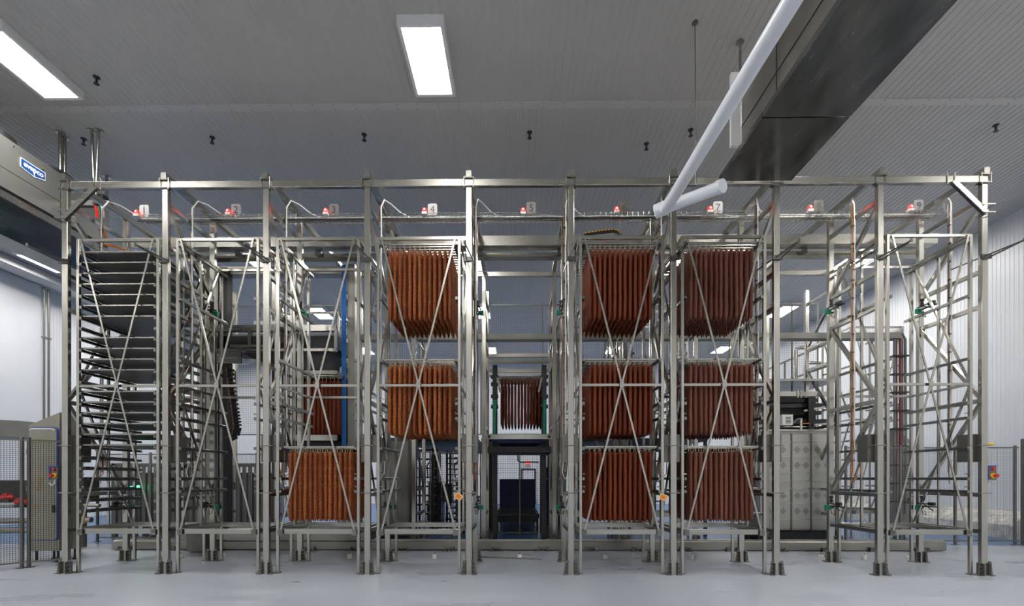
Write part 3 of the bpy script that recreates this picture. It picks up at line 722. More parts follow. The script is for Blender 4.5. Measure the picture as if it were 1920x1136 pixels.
bl = MB(); bl.prism([(-5.95, H+2.70), (-5.6, H+2.52), (-4.8, H+2.36), (-4.3, H+2.36), (-4.0, H+2.70)], 10.4, 11.2, 'y')
part(bl, 'belly_guard', 'dark_metal', cr)
part(MB().box(-5.65, -4.9, 10.3, 11.0, H+3.29, H+3.36), 'sensor_bar', 'white_paint', cr)
part(MB().lathe((-5.0, 10.2, H+2.85), [(.06, 0), (.06, .1), (.05, .11), (.05, .2), (.03, .21), (.03, .27), (.045, .28), (.045, .34), (0, .35)], 12), 'motor', 'dark_metal', cr, True)
part(MB().box(-4.75, -3.85, 10.28, 10.34, H+.80, H+.92).box(-4.95, -4.88, 10.28, 10.34, H+.8, H+2.7), 'cradle_frame', 'steel', cr)
part(MB().box(-4.9, -3.85, 10.3, 11.5, H+2.22, H+2.30), 'cradle_top', 'steel_sheet', cr)
part(MB().box(-4.9, -3.87, 10.5, 11.4, H+.62, H+.78), 'cradle_tray', 'dark_metal', cr)
part(MB().box(-5.0, -4.97, 10.36, 11.5, H+.8, H+2.3), 'cradle_shade_side', 'dark_metal', cr)  # side panel added to keep light off the crane load
part(MB().box(-4.97, -3.85, 11.48, 11.5, H+.8, H+2.3), 'cradle_shade_back', 'dark_metal', cr)  # back panel added likewise, to darken the hanging salami
part(MB().box(-7.1, -6.75, 10.3, 10.54, .03, .52), 'drive_box', 'steel_dull', cr)
part(MB().box(-6.45, -5.9, 10.27, 10.31, H+2.45, H+2.70), 'bracket_plate', 'steel_warm', cr)
path = [P(430, 690, 10.45), P(434, 730, 10.45), P(440, 770, 10.45), P(444, 800, 10.45), P(440, 815, 10.45), P(428, 822, 10.45)]
ch = thing('energy_chain', 'black cable drag chain hanging down beside the crane mast', 'cable chain', tuple(path[-1]))
dense = []
for a, b_ in zip(path[:-1], path[1:]):
    for k in range(5): dense.append(a.lerp(b_, k/5))
dense.append(path[-1])
part(MB().tube(dense, .055, 6), 'core', 'black', ch)
lk = MB()
for a, b_ in zip(dense[:-1], dense[1:]):
    mdp = a.lerp(b_, .5); dd = (b_-a).normalized()*.018
    lk.bar(mdp-dd, mdp+dd, .15, .13, (0, 1, 0))
part(lk, 'links', 'rubber', ch)
part(MB().tube([d+Vector((-.02, -.075, 0)) for d in dense], .012, 5), 'amber_strip', 'rust_cable', ch)
# second drag chain seen above bay 6
t = thing('energy_chain', 'black drag chain with orange marks lying on top above bay six', 'cable chain', (2.4, 9.96, H+4.99), None)
pts = [P(1095, 440, 9.98), P(1120, 436, 9.98), P(1150, 432.5, 9.98), P(1158, 435, 9.98), P(1163, 441, 9.98)]
part(MB().tube(pts, .04, 6), 'core', 'black', t)
om = MB()
for a, b_ in zip(pts[:-1], pts[1:]):
    n_ = max(2, int((b_-a).length/.06))
    for k in range(n_):
        q0 = a.lerp(b_, (k+.2)/n_); q1 = a.lerp(b_, (k+.75)/n_)
        om.bar(q0+Vector((0, -.043, .012)), q1+Vector((0, -.043, .012)), .006, .02)
part(om, 'marks', 'amber', t)

# ------------------------------------------------------------------ centre lift behind bay 5
lf = thing('transfer_lift', 'steel lift frame carrying salami in the centre gap', 'lift', (.1, 12.0, 0))
def xr(px, Y): return P(px, 896, Y).x
for py, Yd, th in ((666, 11.6, .085), (677, 11.9, .085), (695, 12.1, .09), (704, 12.2, .05)):
    a, b_ = xr(914, Yd), xr(1033, Yd); z = P(960, py, Yd).z
    part(MB().box(a+.03, b_-.03, Yd, Yd+.07, z-th/2, z+th/2), 'cross_member', 'steel_sheet', lf)
a, b_ = xr(913, 11.55), xr(1034, 11.55); z = P(960, 819, 11.55).z
part(MB().box(a, b_, 11.50, 11.58, z-.055, z+.055), 'lower_beam', 'steel_warm', lf)
for x in (a+.06, b_-.06): part(MB().tube([(x, 11.46, z), (x, 11.5, z)], .035, 10), 'pivot', 'black', lf)
part(MB().prism([(a+.1, z-.06), (b_-.1, z-.06), (b_-.3, z-.14), (a+.3, z-.14)], 11.6, 13.2, 'y'), 'underframe', 'navy', lf)
part(MB().box(a+.0, b_, 11.75, 13.3, z-.36, z-.22), 'lower_platform', 'dark_metal', lf)
for x in (xr(928, 12), xr(1020, 12)):
    part(MB().box(x-.06, x+.06, 12.0, 12.12, .0, H+2.8), 'lift_post', 'dark_metal', lf)
    part(MB().box(x-.05, x+.05, 11.80, 11.98, H+1.65, H+2.6), 'lift_drive', 'dark_metal', lf)
    for z in (1.75, 2.0, 2.3, 2.48): part(MB().tube([(x-.09, 11.86, H+z), (x+.09, 11.86, H+z)], .05, 12), 'pulley', 'dark_metal', lf, True)
    part(MB().bar((x+(.05 if x < 0 else -.05), 11.84, H+2.5), (x+(.14 if x < 0 else -.14), 11.84, H+2.1), .05, .05), 'link_arm', 'steel_rail', lf)
    part(MB().tube([(x, 11.8, H+.9), (x, 11.8, H+1.9)], .035, 10), 'green_hose', 'green_plastic', lf, True)
# long cable duct at mid height behind, with the thick cable drop at its right end
cd = thing('cable_duct', 'long horizontal cable duct behind the crane aisle ending in a thick cable drop', 'cable duct', (4, 12.0, H+3.4))
part(MB().box(-8.2, 9.45, 12.0, 12.25, H+3.44, H+3.47).box(-8.2, 9.45, 12.0, 12.02, H+3.47, H+3.58).box(-8.2, 9.45, 12.23, 12.25, H+3.47, H+3.58), 'tray', 'steel_dull', cd)
for k in range(7):
    xx = 9.32+.045*k; yy = 12.06+.03*(k % 3)
    part(MB().tube([(7.4, yy, H+3.52), (9.1, yy, H+3.53), (xx-.08, yy, H+3.57), (xx, yy, H+3.42), (xx, yy, H+2.6), (xx+.01, yy, H+.9), (xx-.01, yy, H-.9)], .028, 6), 'heavy_cable', ['grey_cable', 'dark_red', 'grey_cable', 'dark_red', 'grey_cable', 'black', 'grey_cable'][k], cd, True)
for k in range(9): part(MB().box(9.27, 9.66, 12.0, 12.17, H-.6+k*.45, H-.57+k*.45), 'cable_clamp', 'dark_metal', cd)

# ------------------------------------------------------------------ fences
def fence(p0, p1, z0, z1, label, posts, spacing=.035, ext=0, wire=.0016, group=None, post_w=.05):
    p0, p1 = Vector((*p0, 0)), Vector((*p1, 0)); d = (p1-p0); L = d.length; d.normalize()
    t = thing('mesh_fence', label, 'fence', tuple(p0), group)
    mb = MB(); n = int(L/spacing)
    for i in range(n+1):
        q = p0+d*(L*i/n); mb.bar(q+Vector((0, 0, z0)), q+Vector((0, 0, z1)), wire*2, wire*2)
    m_ = int((z1-z0)/spacing)
    for i in range(m_+1):
        z = z0+(z1-z0)*i/m_; mb.bar(p0+Vector((0, 0, z)), p1+Vector((0, 0, z)), wire*2, wire*2)
    o = part(mb, 'wire_mesh', 'dark_metal' if wire > .002 else 'mesh_wire', t); o['kind'] = 'stuff'
    for q in posts:
        c = p0+d*q; part(MB().bar(c+Vector((0, 0, z0-ext)), c+Vector((0, 0, z1+.05)), post_w, post_w, (0, 1, 0), .004), 'post', 'steel_dull', t)
        if ext: part(MB().box(c.x-.06, c.x+.06, c.y-.06, c.y+.06, 0, .012), 'foot', 'steel_dull', t)
    for z in (z0, z1): part(MB().bar(p0+Vector((0, 0, z)), p1+Vector((0, 0, z)), .03, .03), 'rail', 'steel_dull', t)
    return t
fence((-9.4, 7.88), (-8.36, 9.0), .1, 2.28, 'wire mesh fence at the left edge in front of the cabinet', (.0, .86, .95), ext=.1, wire=.0021, post_w=.045)
fence((7.9, 11.72), (12.0, 11.72), .1, 2.33, 'wire mesh fence at the right behind the last column', (0, 1.3, 2.6, 4.02), ext=.1)
solo(MB().box(12.06, 12.17, 11.62, 11.73, 0, 2.54).box(11.98, 12.25, 11.55, 11.8, 0, .012), 'fence_post', 'steel_dull', 'thick steel fence post at the right picture edge', 'post')
fence((12.2, 11.72), (13.2, 11.72), .1, 2.33, 'short mesh fence between thick post and right wall', (1.0,), ext=.1)
fence((-1.05, 13.75), (1.15, 13.75), .05, H+.72, 'wire mesh gate behind the centre gap', (0, 1.12, 2.2), spacing=.05, ext=.05, post_w=.035, wire=.004)
fence((-10.6, 12.1), (-5.2, 12.1), .1, 2.2, 'wire mesh fence behind bays one and two', (0, 1.35, 2.7, 4.05, 5.4), ext=.1)
fence((-7.8, 13.3), (8.2, 13.3), H+1.2, H+4.75, 'high wire mesh guard behind the far row', (0, 1.7, 3.4, 5.1, 6.8, 8.5, 10.2, 11.9, 13.6, 15.3, 16.0), spacing=.06, wire=.0018, post_w=.035)

# ------------------------------------------------------------------ control cabinets
def cabinet(x0, x1, y, ztl, ztr, label, flip=False):
    t = thing('control_cabinet', label, 'cabinet', ((x0+x1)/2, y, .1))
    part(MB().prism([(x0, .22), (x1, .22), (x1, ztr), (x0, ztl)], y, y+.5, 'y'), 'body', 'cabinet_steel', t)
    zt = min(ztl, ztr)-.04; zb = .42
    def rrect(x0, x1, z0, z1, r): return [(x+r*math.cos(a), z+r*math.sin(a)) for x, z, s in ((x1-r, z1-r, 0), (x0+r, z1-r, 1), (x0+r, z0+r, 2), (x1-r, z0+r, 3)) for a in [math.pi/2*(s+k/4) for k in range(5)]]
    ga = part(MB().prism(rrect(x0+.02, x1-.015, zb, zt, .07), y-.022, y, 'y'), 'door_gasket', 'blue_gasket', t)
    dr = part(MB().prism(rrect(x0+.036, x1-.031, zb+.016, zt-.016, .06), y-.034, y-.022, 'y'), 'door', 'cabinet_steel', t)
    part(MB().tube([(x0+.06, y-.04, zt-.06), (x0+.1, y-.04, zt-.035), (x1-.12, y-.04, zt-.035), (x1-.06, y-.04, zt-.06)], .010, 6), 'door_trim', 'logo_white', dr)
    part(MB().box(x1-.1, x1-.06, y-.055, y-.034, .95, 1.09), 'handle', 'black', dr)
    for z in (.65, 1.35, 2.05): part(MB().box(x0+.0, x0+.03, y-.05, y-.022, z, z+.1), 'hinge', 'steel_warm', t)
    for x in (x0+.08, x1-.1):
        for yy in (y+.07, y+.42): part(MB().lathe((x, yy, 0), [(.05, 0), (.05, .02), (.02, .03), (.02, .22)], 10), 'foot', 'dark_metal', t)
    return t
p0, p1 = P(54, 900, 9.08), P(112, 900, 9.08)
cb = cabinet(p0.x, p1.x, 9.08, P(54, 797, 9.08).z, P(112, 773, 9.08).z, 'tall slant-topped steel cabinet with blue-gasket door at left')
mat('tape_tan', (.30, .22, .10), .7)
for q in (MB().bar((p0.x+.16, 9.043, 2.34), (p0.x+.36, 9.043, 2.32), .003, .05), MB().bar((p0.x+.22, 9.043, 1.36), (p0.x+.28, 9.043, 1.62), .003, .07), MB().box(p0.x+.13, p0.x+.22, 9.042, 9.045, 1.02, 1.12)):
    part(q, 'tape_residue', 'tape_tan', cb)
cabinet(9.75, 10.15, 12.6, P(1690, 803, 12.6).z, P(1716, 826, 12.6).z, 'slant-topped steel cabinet behind the fence at right')
# emergency stop boxes
def estop(p, s, label):
    t = thing('emergency_stop_box', label, 'switch box', (p.x, p.y, p.z-.12), 'emergency stop boxes')
    part(MB().box(p.x-.07, p.x+.07, p.y-.0, p.y+.12, p.z-.12, p.z+.12), 'box', 'steel_dull', t)
    part(MB().box(p.x-.075, p.x-.06, p.y-.012, p.y+.0, p.z-.12, p.z+.12).box(p.x-.06, p.x+.07, p.y-.012, p.y, p.z+.105, p.z+.12), 'gasket', 'blue_gasket', t)
    part(MB().tube([(p.x+.01, p.y-.0, p.z+.06), (p.x+.01, p.y-.03, p.z+.06)], .028, 12), 'reset_button', 'red_paint', t, True)
    part(MB().tube([(p.x+.01, p.y, p.z-.05), (p.x+.01, p.y-.022, p.z-.05)], .045, 14), 'yellow_ring', 'yellow', t, True)
    part(MB().tube([(p.x+.01, p.y-.022, p.z-.05), (p.x+.01, p.y-.05, p.z-.05), (p.x+.01, p.y-.055, p.z-.05), (p.x+.01, p.y-.08, p.z-.05)], [.02, .02, .034, .03], 14), 'red_button', 'red_paint', t, True)
    part(MB().tube([(p.x-.02, p.y+.05, p.z-.12), (p.x-.02, p.y+.03, p.z-.2), (p.x-.07, p.y+.03, p.z-.23), (p.x-.12, p.y+.04, p.z-.19)], .012, 6), 'lead', 'white_cable', t, True)
q = P(1862, 886, 8.06); q.x = XC[9]+.05+.085; estop(q, 1, 'emergency stop box with red button on the rightmost column')
q = P(101, 886, 8.70); estop(q, -1, 'emergency stop box with red button in front of the left cabinet')
t = thing('cable_clip', 'small yellow clip on the right fence rail', 'clip', (8.0, 11.6, H+.72))
p = P(1858, 833, 11.70); ORG[t.name] = tuple(p); t.location = p
part(MB().lathe((p.x, p.y, p.z-.03), [(.03, 0), (.06, .02), (.06, .05), (.03, .07)], 10), 'clip_body', 'yellow', t, True)

# ------------------------------------------------------------------ perforated unit, walkway and machines behind bay 8
Yp = 12.3
x0, x1 = P(1425, 900, Yp).x, P(1562, 900, Yp).x; zt = P(1500, 806, Yp).z; zb = .28
pu = thing('panelled_oven_unit', 'stainless unit with perforated square panels behind bay eight', 'oven unit', ((x0+x1)/2, Yp, 0))
part(MB().box(x0, x1, Yp+.03, Yp+1.0, zb, zt), 'body', 'steel_sheet', pu)
part(MB().box(x0, x1, Yp+.1, Yp+.9, 0, zb), 'plinth', 'dark_metal', pu)
part(MB().box(x0, x1, Yp-.02, Yp+.03, zt-.03, zt+.02), 'top_frame', 'steel_warm', pu)
cols = [x0, P(1484.5, 900, Yp).x, P(1521.5, 900, Yp).x, x1]
rows = [zt-.1, P(1, 829.5, Yp).z, P(1, 858.5, Yp).z, P(1, 887, Yp).z, P(1, 901, Yp).z, P(1, 915, Yp).z, P(1, 942, Yp).z, P(1, 972, Yp).z, zb+.02]
hole = MB().tube([(0, 0, 0), (0, -.004, 0)], .011, 6).mesh('perforation', 'black')
for i in range(3):
    for j in range(8):
        a, b_ = cols[i]+.012, cols[i+1]-.012; c, d = rows[j+1]+.012, rows[j]-.012
        pn = part(MB().box(a, b_, Yp+.012, Yp+.03, c, d), 'panel', 'panel_steel', pu)
        if j in (1, 2, 5, 6):
            hm = MB()
            for g in ((.28, .5), (.74, .5)):
                cx_, cz_ = a+(b_-a)*g[0], c+(d-c)*g[1]
                for u_ in range(-3, 4):
                    for v_ in range(-3, 4):
                        if abs(u_)+abs(v_) <= 3: hm.tube([(cx_+u_*.026, Yp+.012, cz_+v_*.026), (cx_+u_*.026, Yp+.009, cz_+v_*.026)], .009, 6)
            o = part(hm, 'perforations', 'dark_metal', pn); o['kind'] = 'stuff'
for x in cols[1:3]: part(MB().box(x-.014, x+.014, Yp-.012, Yp+.03, zb, zt-.09), 'upright_strip', 'steel_dull', pu)
for z in rows[1:-1]: part(MB().bar((x0, Yp-.0, z), (x1, Yp-.0, z), .02, .022), 'cross_strip', 'steel_warm', pu)
# walkway above
zw = P(1, 713, 12.6).z
wk = thing('walkway', 'raised steel walkway with railings behind bay eight', 'walkway', (6.9, 13, zw))
part(MB().box(5.3, 8.35, 12.6, 17.5, zw-.06, zw), 'deck', 'steel_sheet', wk)
zz = P(1, 741, 12.4).z
part(MB().box(5.3, 8.0, 12.4, 12.52, zz-.06, zz+.06), 'support_beam', 'steel_warm', wk)
part(MB().box(P(1494, 1, 12.4).x, P(1494, 1, 12.4).x+.04, 12.38, 12.4, zz-.1, zz+.1).box(P(1500, 1, 12.4).x, P(1500, 1, 12.4).x+.04, 12.38, 12.4, zz-.1, zz+.1), 'beam_clamp', 'steel_warm', wk)
for z in (H+3.58, H+2.98): part(MB().bar((8.25, 12.65, z), (8.25, 17.4, z), .045, .045), 'railing', 'steel_dull', wk)
for k in range(5): part(MB().box(8.23, 8.27, 12.7+k*1.15, 12.74+k*1.15, zw, H+3.58), 'railing_post', 'steel_dull', wk)
for k in range(3): part(MB().box(5.6+k*1.3, 5.64+k*1.3, 17.3, 17.34, zw, H+3.58), 'railing_post', 'steel_dull', wk)
part(MB().bar((5.4, 17.32, H+3.58), (8.25, 17.32, H+3.58), .045, .045), 'railing', 'steel_dull', wk)
for px, py in ((1492, 652), (1510, 680)):
    a = P(px, 722, 13.6); b_ = P(px, py, 13.6); c = P(px+28, py-2, 13.6)
    solo(MB().tube([(a.x, 13.6, zw+.02), (b_.x, 13.6, b_.z-.08), (b_.x+.03, 13.6, b_.z-.02), (b_.x+.1, 13.6, b_.z), (c.x, 13.6, b_.z)], .05, 12), 'bent_pipe', 'steel_warm',
         ('tall' if px == 1492 else 'short')+' bent steel pipe rising from the walkway', 'pipe', smooth=True)
mc = thing('conveyor_machine', 'dark conveyor mechanism on top of the panelled unit', 'conveyor', (6.9, 12.7, zt))
for k, (z, y) in enumerate(((zt+.2, 12.5), (zt+.45, 12.75), (zt+.62, 12.55), (zt+.8, 12.9))):
    part(MB().bar((x0, y, z), (x1, y+.1, z+.05), .16, .10), 'conveyor_beam', 'dark_metal', mc)
part(MB().bar((P(1500, 1, 12.6).x, 12.45, zt+.5), (x1, 12.45, zt+.62), .05, .05).bar((P(1512, 1, 12.6).x, 12.42, zt+.12), (x1, 12.42, zt+.2), .04, .03), 'chute_edge', 'steel_warm', mc)
part(MB().box(P(1512, 1, 12.5).x, P(1516, 1, 12.5).x+.08, 12.4, 12.6, zt+.02, zt+.85), 'post', 'dark_metal', mc)
part(MB().box(x0, x1, 13.0, 13.6, zt+.05, zt+.95), 'drive_housing', 'black', mc)
for k in range(9): part(MB().tube([(x0+.1, 12.45+.05*k, zt+.09), (x1-.1, 12.45+.05*k, zt+.09)], .02, 8), 'roller', 'steel_sheet', mc, True)
wbx = thing('vent_box', 'white vented electrical box on the panelled unit', 'electrical box', tuple(P(1476, 797, 12.2)))
a, b_ = P(1467, 797, 12.2), P(1487, 777, 12.2)
part(MB().box(a.x, b_.x, 12.2, 12.35, a.z, b_.z), 'box', 'white_plastic', wbx)
lv = MB()
for k in range(5): lv.box(a.x+.08, b_.x-.06, 12.19, 12.2, a.z+.05+k*.035, a.z+.062+k*.035)
part(lv, 'louvres', 'dark_metal', wbx)
a = P(1502, 806, 12.25); b_ = P(1502, 786, 12.25)
vv = thing('valve_post', 'small brass-coloured valve post beside the white vented box', 'valve', tuple(a))
part(MB().tube([a, b_], .028, 8), 'stem', 'white_plastic', vv, True)
part(MB().tube([b_+Vector((-.2, 0, -.1)), b_+Vector((-.1, 0, .0)), b_+Vector((.03, 0, .02))], .022, 8), 'arm', 'steel_dull', vv, True)
part(MB().tube([b_+Vector((0, -.02, -.12)), b_+Vector((.2, -.02, -.1))], .012, 6), 'lead', 'orange_cable', vv, True)
# tall stainless cabinet seen behind bay 4 and dark shelving beside it
x0, x1 = P(738, 1, 12.6).x, P(768, 1, 12.6).x
tc = thing('tall_steel_cabinet', 'tall plain stainless cabinet behind bay four', 'cabinet', ((x0+x1)/2, 12.6, 0))
part(MB().box(x0-.35, x1, 12.6, 13.6, .1, H+1.05), 'body', 'steel_dull', tc)
part(MB().box(x0-.30, x1-.05, 12.58, 12.6, .2, H+.95), 'door', 'steel_sheet', tc)
part(MB().box(x0-.35, x1, 12.65, 13.5, 0, .1), 'plinth', 'dark_metal', tc)
part(MB().box(x1-.12, x1-.09, 12.54, 12.58, 1.0, 1.2), 'handle', 'steel_warm', tc)
def shelf(x0, x1, y, n, z1, label, contents=0):
    t = thing('storage_shelf', label, 'shelf', ((x0+x1)/2, y, 0), 'dark storage racks behind the rack')
    for x in (x0, x1):
        for yy in (y, y+.7): part(MB().box(x-.03, x+.03, yy-.03, yy+.03, 0, z1), 'post', 'dark_metal', t)
    for k in range(n):
        z = .25+k*(z1-.3)/(n-1); part(MB().box(x0, x1, y, y+.7, z-.02, z+.015), 'shelf_board', 'dark_metal', t)
    return t
shelf(P(778, 1, 14.5).x, P(812, 1, 14.5).x, 14.5, 9, 2.5, 'dark rack of many shelves behind bay four, left one')
shelf(P(838, 1, 14.0).x, P(870, 1, 14.0).x, 14.0, 14, 2.4, 'dark rack of many shelves behind bay four, right one')
shelf(P(1085, 1, 14.0).x, P(1150, 1, 14.0).x, 14.0, 8, 2.4, 'dark rack of shelves behind bay six')
shelf(P(1180, 1, 15.0).x, P(1240, 1, 15.0).x, 15.0, 8, 2.5, 'dark rack of shelves behind bays six and seven')
def carton(x, y, z, w_, d_, h_, m, label, nm='cardboard_box', cat='box'):
    t = thing(nm, label, cat, (x, y, z))
    part(MB().box(x-w_/2, x+w_/2, y, y+d_, z, z+h_), 'body', m, t)
    part(MB().box(x-w_/2, x+w_/2, y+d_/2-.03, y+d_/2+.03, z+h_, z+h_+.003).box(x-.04, x+.04, y-.003, y, z+h_-.1, z+h_), 'tape', 'white_plastic' if m == 'cardboard' else 'dark_metal', t)
    return t
# worktable with carton behind bay 4, carton behind bay 2
def table(x, y, w_, d_, h_, top, label):
    t = thing('work_table', label, 'table', (x, y, 0), 'work tables in the back')
    part(MB().box(x-w_/2, x+w_/2, y, y+d_, h_-.05, h_), 'tabletop', top, t)
    for sx in (-1, 1):
        for yy in (y+.05, y+d_-.05): part(MB().box(x+sx*(w_/2-.06)-.025, x+sx*(w_/2-.06)+.025, yy-.025, yy+.025, 0, h_-.05), 'leg', 'steel_dull', t)
    part(MB().box(x-w_/2+.05, x+w_/2-.05, y+.05, y+d_-.05, .2, .23), 'undershelf', 'steel_dull', t)
    return t
p = P(832, 950, 16); table(p.x, 16, 1.2, .8, .85, 'steel_sheet', 'work table carrying a carton behind bay four'); carton(p.x, 16.1, .86, .5, .5, .55, 'cardboard', 'brown carton on the table behind bay four')
p = P(447, 908, 17); table(p.x, 17, 1.6, .9, .9, 'steel_sheet', 'work table behind bay two'); carton(p.x+.25, 17.1, .91, .65, .5, .32, 'cardboard', 'brown carton on the table behind bay two')
# blue wrapped pallet goods
def wrapped(px0, px1, pyt, Y, label, m='blue_crate'):
    a, b_ = P(px0, 1, Y).x, P(px1, 1, Y).x; zt = P(px0, pyt, Y).z
    t = thing('blue_crate_stack', label, 'crates', ((a+b_)/2, Y, 0), 'stacked blue crates')
    part(MB().box(a, b_, Y, Y+1.0, .02, .14), 'pallet', 'pallet_wood', t)
    n = max(3, int((zt-.14)/.3)); hh = (zt-.14)/n
    for k in range(n): part(MB().box(a+.01, b_-.01, Y+.01, Y+.99, .14+k*hh+.012, .14+(k+1)*hh), 'crate', m, t)
wrapped(478, 505, 905, 15.5, 'stack of blue crates behind bay two')
wrapped(462, 476, 930, 19.0, 'small blue crate stack further behind bay two')
wrapped(806, 828, 915, 19.0, 'stack of blue crates far behind bay four')
wrapped(1022, 1052, 876, 15.0, 'tall dark blue crate stack right of the centre gap', 'navy')
wrapped(936, 1004, 898, 18.0, 'wide dark blue crate stack in the middle of the centre gap', 'navy')
# roller conveyor in the centre gap
rc = thing('roller_conveyor', 'low dark roller conveyor on the blue floor in the centre gap', 'conveyor', (.0, 14.4, 0))
for x in (-.62, .62): part(MB().box(x-.03, x+.03, 14.3, 17.6, .42, .54), 'side_rail', 'dark_metal', rc)
for k in range(12): part(MB().tube([(-.6, 14.4+.26*k, .5), (.6, 14.4+.26*k, .5)], .04, 10), 'roller', 'steel_sheet', rc, True)
for x in (-.6, .6):
    for y in (14.5, 17.3): part(MB().box(x-.03, x+.03, y-.03, y+.03, 0, .42), 'leg', 'dark_metal', rc)
part(MB().box(-.62, .62, 14.28, 14.32, .3, .5), 'end_plate', 'dark_metal', rc)
gf = thing('gate_frame', 'dark machine gate frame in the centre gap', 'frame', (0, 14.0, 0))
for x in (-.78, .72): part(MB().box(x-.055, x+.055, 14.0, 14.2, 0, H+.85), 'post', 'dark_metal', gf)
part(MB().box(-.83, .77, 14.0, 14.2, H+.78, H+.86), 'header', 'dark_metal', gf)
part(MB().tube([(.02, 13.98, H+.7), (.02, 13.98, H+.5), (.06, 13.98, H+.46), (.62, 13.98, H+.46)], .02, 8), 'hose', 'black', gf, True)
part(MB().box(-1.02, -.86, 13.95, 14.1, H+.05, H+.42), 'control_box', 'steel_dull', gf)

# ------------------------------------------------------------------ clutter on the far left
lc = thing('conveyor_machine', 'dark conveyor machine with pipes behind the left fence', 'conveyor', (-11, 11, 0))
part(MB().box(-12.6, -10.2, 10.9, 11.7, 1.05, 1.55), 'housing', 'dark_metal', lc)
part(MB().tube([(-12.6, 10.8, .62), (-9.6, 10.8, .66)], .06, 10), 'pipe', 'steel_sheet', lc, True)
part(MB().tube([(-12.6, 10.75, .42), (-9.6, 10.75, .44)], .07, 10), 'pipe', 'steel_sheet', lc, True)
part(MB().tube([(-12.6, 10.9, .95), (-9.5, 10.9, .98)], .04, 10), 'pipe', 'steel_sheet', lc, True)
for x in (-12.3, -11.2, -10.1): part(MB().box(x-.04, x+.04, 11.1, 11.2, 0, 1.1), 'leg', 'steel_dull', lc)
for k, (px, py) in enumerate(((14, 929), (40, 938))):
    p = P(px, py+8, 10.6)
    t = thing('red_motor', ['left red motor behind the left fence', 'right red motor behind the left fence'][k], 'motor', tuple(p), 'red motors')
    part(MB().tube([p+Vector((-.16, 0, .06)), p+Vector((-.12, 0, .06)), p+Vector((.1, 0, .06)), p+Vector((.14, 0, .06))], [.03, .055, .055, .025], 12), 'casing', 'red_paint', t, True)
    part(MB().box(p.x-.05, p.x+.05, 10.54, 10.66, p.z+.105, p.z+.15), 'terminal_box', 'red_paint', t)
    part(MB().box(p.x-.1, p.x+.1, 10.53, 10.67, p.z-.06, p.z), 'foot', 'dark_metal', t)
hd_ = MB().prism([(x, H+.98+.34*math.sqrt(max(0, 1-((x+12.1)/2.1)**2))) for x in [-14.2+.21*k for k in range(21)]]+[(-10.0, H+.93), (-14.2, H+.93)], 10.8, 11.8, 'y')
solo(hd_, 'machine_hood', 'steel_dull', 'curved sheet metal hood at the left picture edge', 'hood', smooth=False)
def stack_light(p, label, two=False):
    t = thing('stack_light', label, 'signal lamp', (p.x, p.y, 0), 'green signal lamps')
    part(MB().tube([(p.x, p.y, .0), (p.x, p.y, p.z-.06)], .018, 8), 'pole', 'dark_metal', t, True)
    part(MB().lathe((p.x, p.y, p.z-.06), [(.045, 0), (.045, .1)], 12), 'green_segment', 'green_lamp', t, True)
    part(MB().lathe((p.x, p.y, p.z+.04), [(.045, 0), (.045, .09), (.03, .12)], 12), 'dark_cap', 'black', t, True)
stack_light(P(43, 915, 11.0), 'green signal lamp behind the left fence')
stack_light(P(246, 914, 12.6), 'green signal lamp behind bay one, left of the pair')
stack_light(P(258, 913, 12.7), 'green signal lamp behind bay one, right of the pair')
# slatted guard panels behind bay 1
sg = thing('slatted_guard', 'dark slatted machine guard behind bay one', 'guard', (-9.3, 12.9, 0))
for k in range(26): part(MB().box(-10.9+k*.16, -10.9+k*.16+.09, 12.9, 12.93, .35, 1.95), 'slat', 'steel_dull', sg)
part(MB().box(-10.95, -6.7, 12.93, 12.99, 1.9, 2.0).box(-10.95, -6.7, 12.93, 12.99, .3, .4), 'rail', 'steel_dull', sg)
for x in (-10.9, -8.9, -6.8): part(MB().box(x-.05, x+.05, 12.93, 13.03, 0, 2.0), 'post', 'steel_dull', sg)
t = thing('tank', 'dark machine housing standing behind the slatted guard', 'machine', (-9, 13.4, 0))
part(MB().box(-10.6, -7.2, 13.3, 14.6, .3, 1.75), 'body', 'dark_metal', t)
part(MB().tube([(-10.2, 13.9, 1.75), (-9.8, 13.9, 2.35), (-8.8, 13.9, 2.45), (-8.2, 13.9, 1.75)], .12, 12), 'hose', 'grey_cable', t, True)
for x in (-10.4, -7.4): part(MB().box(x-.08, x+.08, 13.4, 14.5, 0, .3), 'foot', 'dark_metal', t)
# yellow warning label on the lower left frame
solo(MB().box(XC[0]+.06, XC[0]+.063, 8.2, 8.36, H-.80, H-.66), 'warning_label', 'yellow', 'small yellow warning label low on the left end frame', 'label')

# canopies added behind the far row to keep light off the floor
for x0, x1, lab in ((-1.0, 1.15, 'dark flat canopy added to shade the conveyor in the centre gap'), (1.25, 5.25, 'dark flat canopy added to shade the machines behind bays six and seven'), (-3.3, -1.1, 'dark flat canopy added to shade the machines behind bay four')):
    t = thing('shade_canopy', lab, 'canopy', ((x0+x1)/2, 13.4, 0), 'added shade canopies')
    part(MB().box(x0, x1, 13.4, 20.4, H+1.02, H+1.1), 'shade_sheet', 'rubber', t)
    for x in (x0+.05, x1-.05):
        for y in (13.45, 20.3): part(MB().box(x-.04, x+.04, y-.04, y+.04, 0, H+1.02), 'leg', 'dark_metal', t)

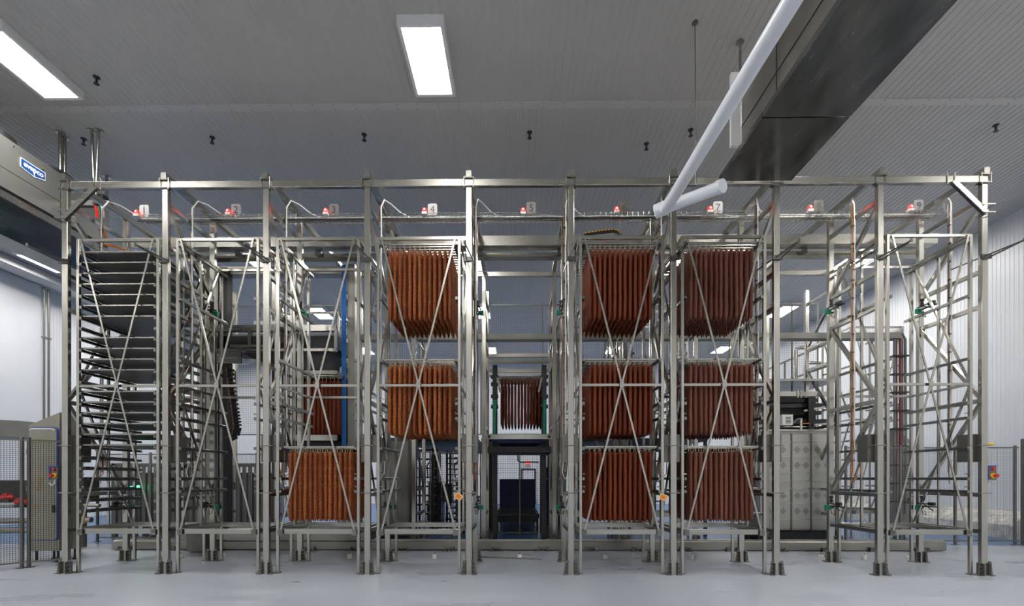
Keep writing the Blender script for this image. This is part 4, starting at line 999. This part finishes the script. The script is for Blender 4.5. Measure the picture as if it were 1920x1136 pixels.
# coloured leads and orange cables above bay one
t = thing('wire_bundle', 'hanging bundle of red, green and white leads above bay one', 'wires', tuple(P(183, 402, 9.7)))
for k, (px, m_) in enumerate(((177, 'red_paint'), (180, 'red_paint'), (184, 'green_plastic'), (187, 'green_plastic'), (190, 'white_cable'))):
    a = P(px, 383+2*(k % 3), 9.7); b_ = P(px+4, 408, 9.75)
    part(MB().tube([a, a.lerp(b_, .5)+Vector((.02, 0, 0)), b_], .016, 6), 'lead', m_, t, True)
part(MB().box(P(176, 1, 9.7).x, P(192, 1, 9.7).x, 9.66, 9.74, P(1, 385, 9.7).z, P(1, 381, 9.7).z), 'clip_bar', 'dark_metal', t)
t = thing('orange_cable_run', 'orange cables sagging over the frame above the topmost tray', 'cable', (XC[0]+.04, 8.75, H+4.5))
for k in range(3):
    part(MB().tube([(XC[0]+.03, 8.72+.03*k, H+4.56), (XC[0]+.08, 8.76+.02*k, H+4.36), P(192, 456+k, 8.85), P(222, 462+k, 8.98), (XC[0]+.62+.03*k, 9.31, H+4.06)], .013, 6), 'cable', 'orange_cable', t, True)
# slotted strip on the left mast and a dark motor box near the top left
t = thing('hoist_motor', 'small black motor box hanging near the top left corner', 'motor', tuple(P(190, 385, 9.9)))
a, b_ = P(183, 380, 9.9), P(197, 366, 9.9)
part(MB().box(a.x, b_.x, 9.85, 10.0, a.z, b_.z), 'box', 'black', t)
part(MB().tube([((a.x+b_.x)/2, 9.92, b_.z), ((a.x+b_.x)/2, 9.92, ZB1+.02)], .012, 6), 'hanger', 'dark_metal', t)

# dark machines and a guard fence behind bay four
fence((-3.0, 13.2), (-1.15, 13.2), .05, 2.3, 'dark mesh guard in front of the machines behind bay four', (0, .62, 1.24, 1.85), spacing=.05, ext=.05, wire=.004, post_w=.035)
for x, lab in ((-2.62, 'left dark upright machine behind bay four'), (-1.75, 'right dark upright machine behind bay four')):
    t = thing('filling_machine', lab, 'machine', (x, 15.3, 0), 'dark machines behind bay four')
    part(MB().box(x-.2, x+.2, 15.3, 16.0, .12, 1.5), 'body', 'dark_metal', t)
    part(MB().box(x-.12, x+.12, 15.4, 15.9, 1.5, 2.35), 'column', 'dark_metal', t)
    part(MB().box(x-.25, x+.25, 15.25, 16.05, 1.46, 1.5), 'table_plate', 'steel_sheet', t)
    part(MB().tube([(x-.1, 15.38, 2.2), (x-.25, 15.35, 2.0), (x-.22, 15.34, 1.6)], .025, 8), 'hose', 'blue_crate', t, True)
    for sx in (-.15, .15): part(MB().box(x+sx-.03, x+sx+.03, 15.35, 15.95, 0, .12), 'foot', 'black', t)
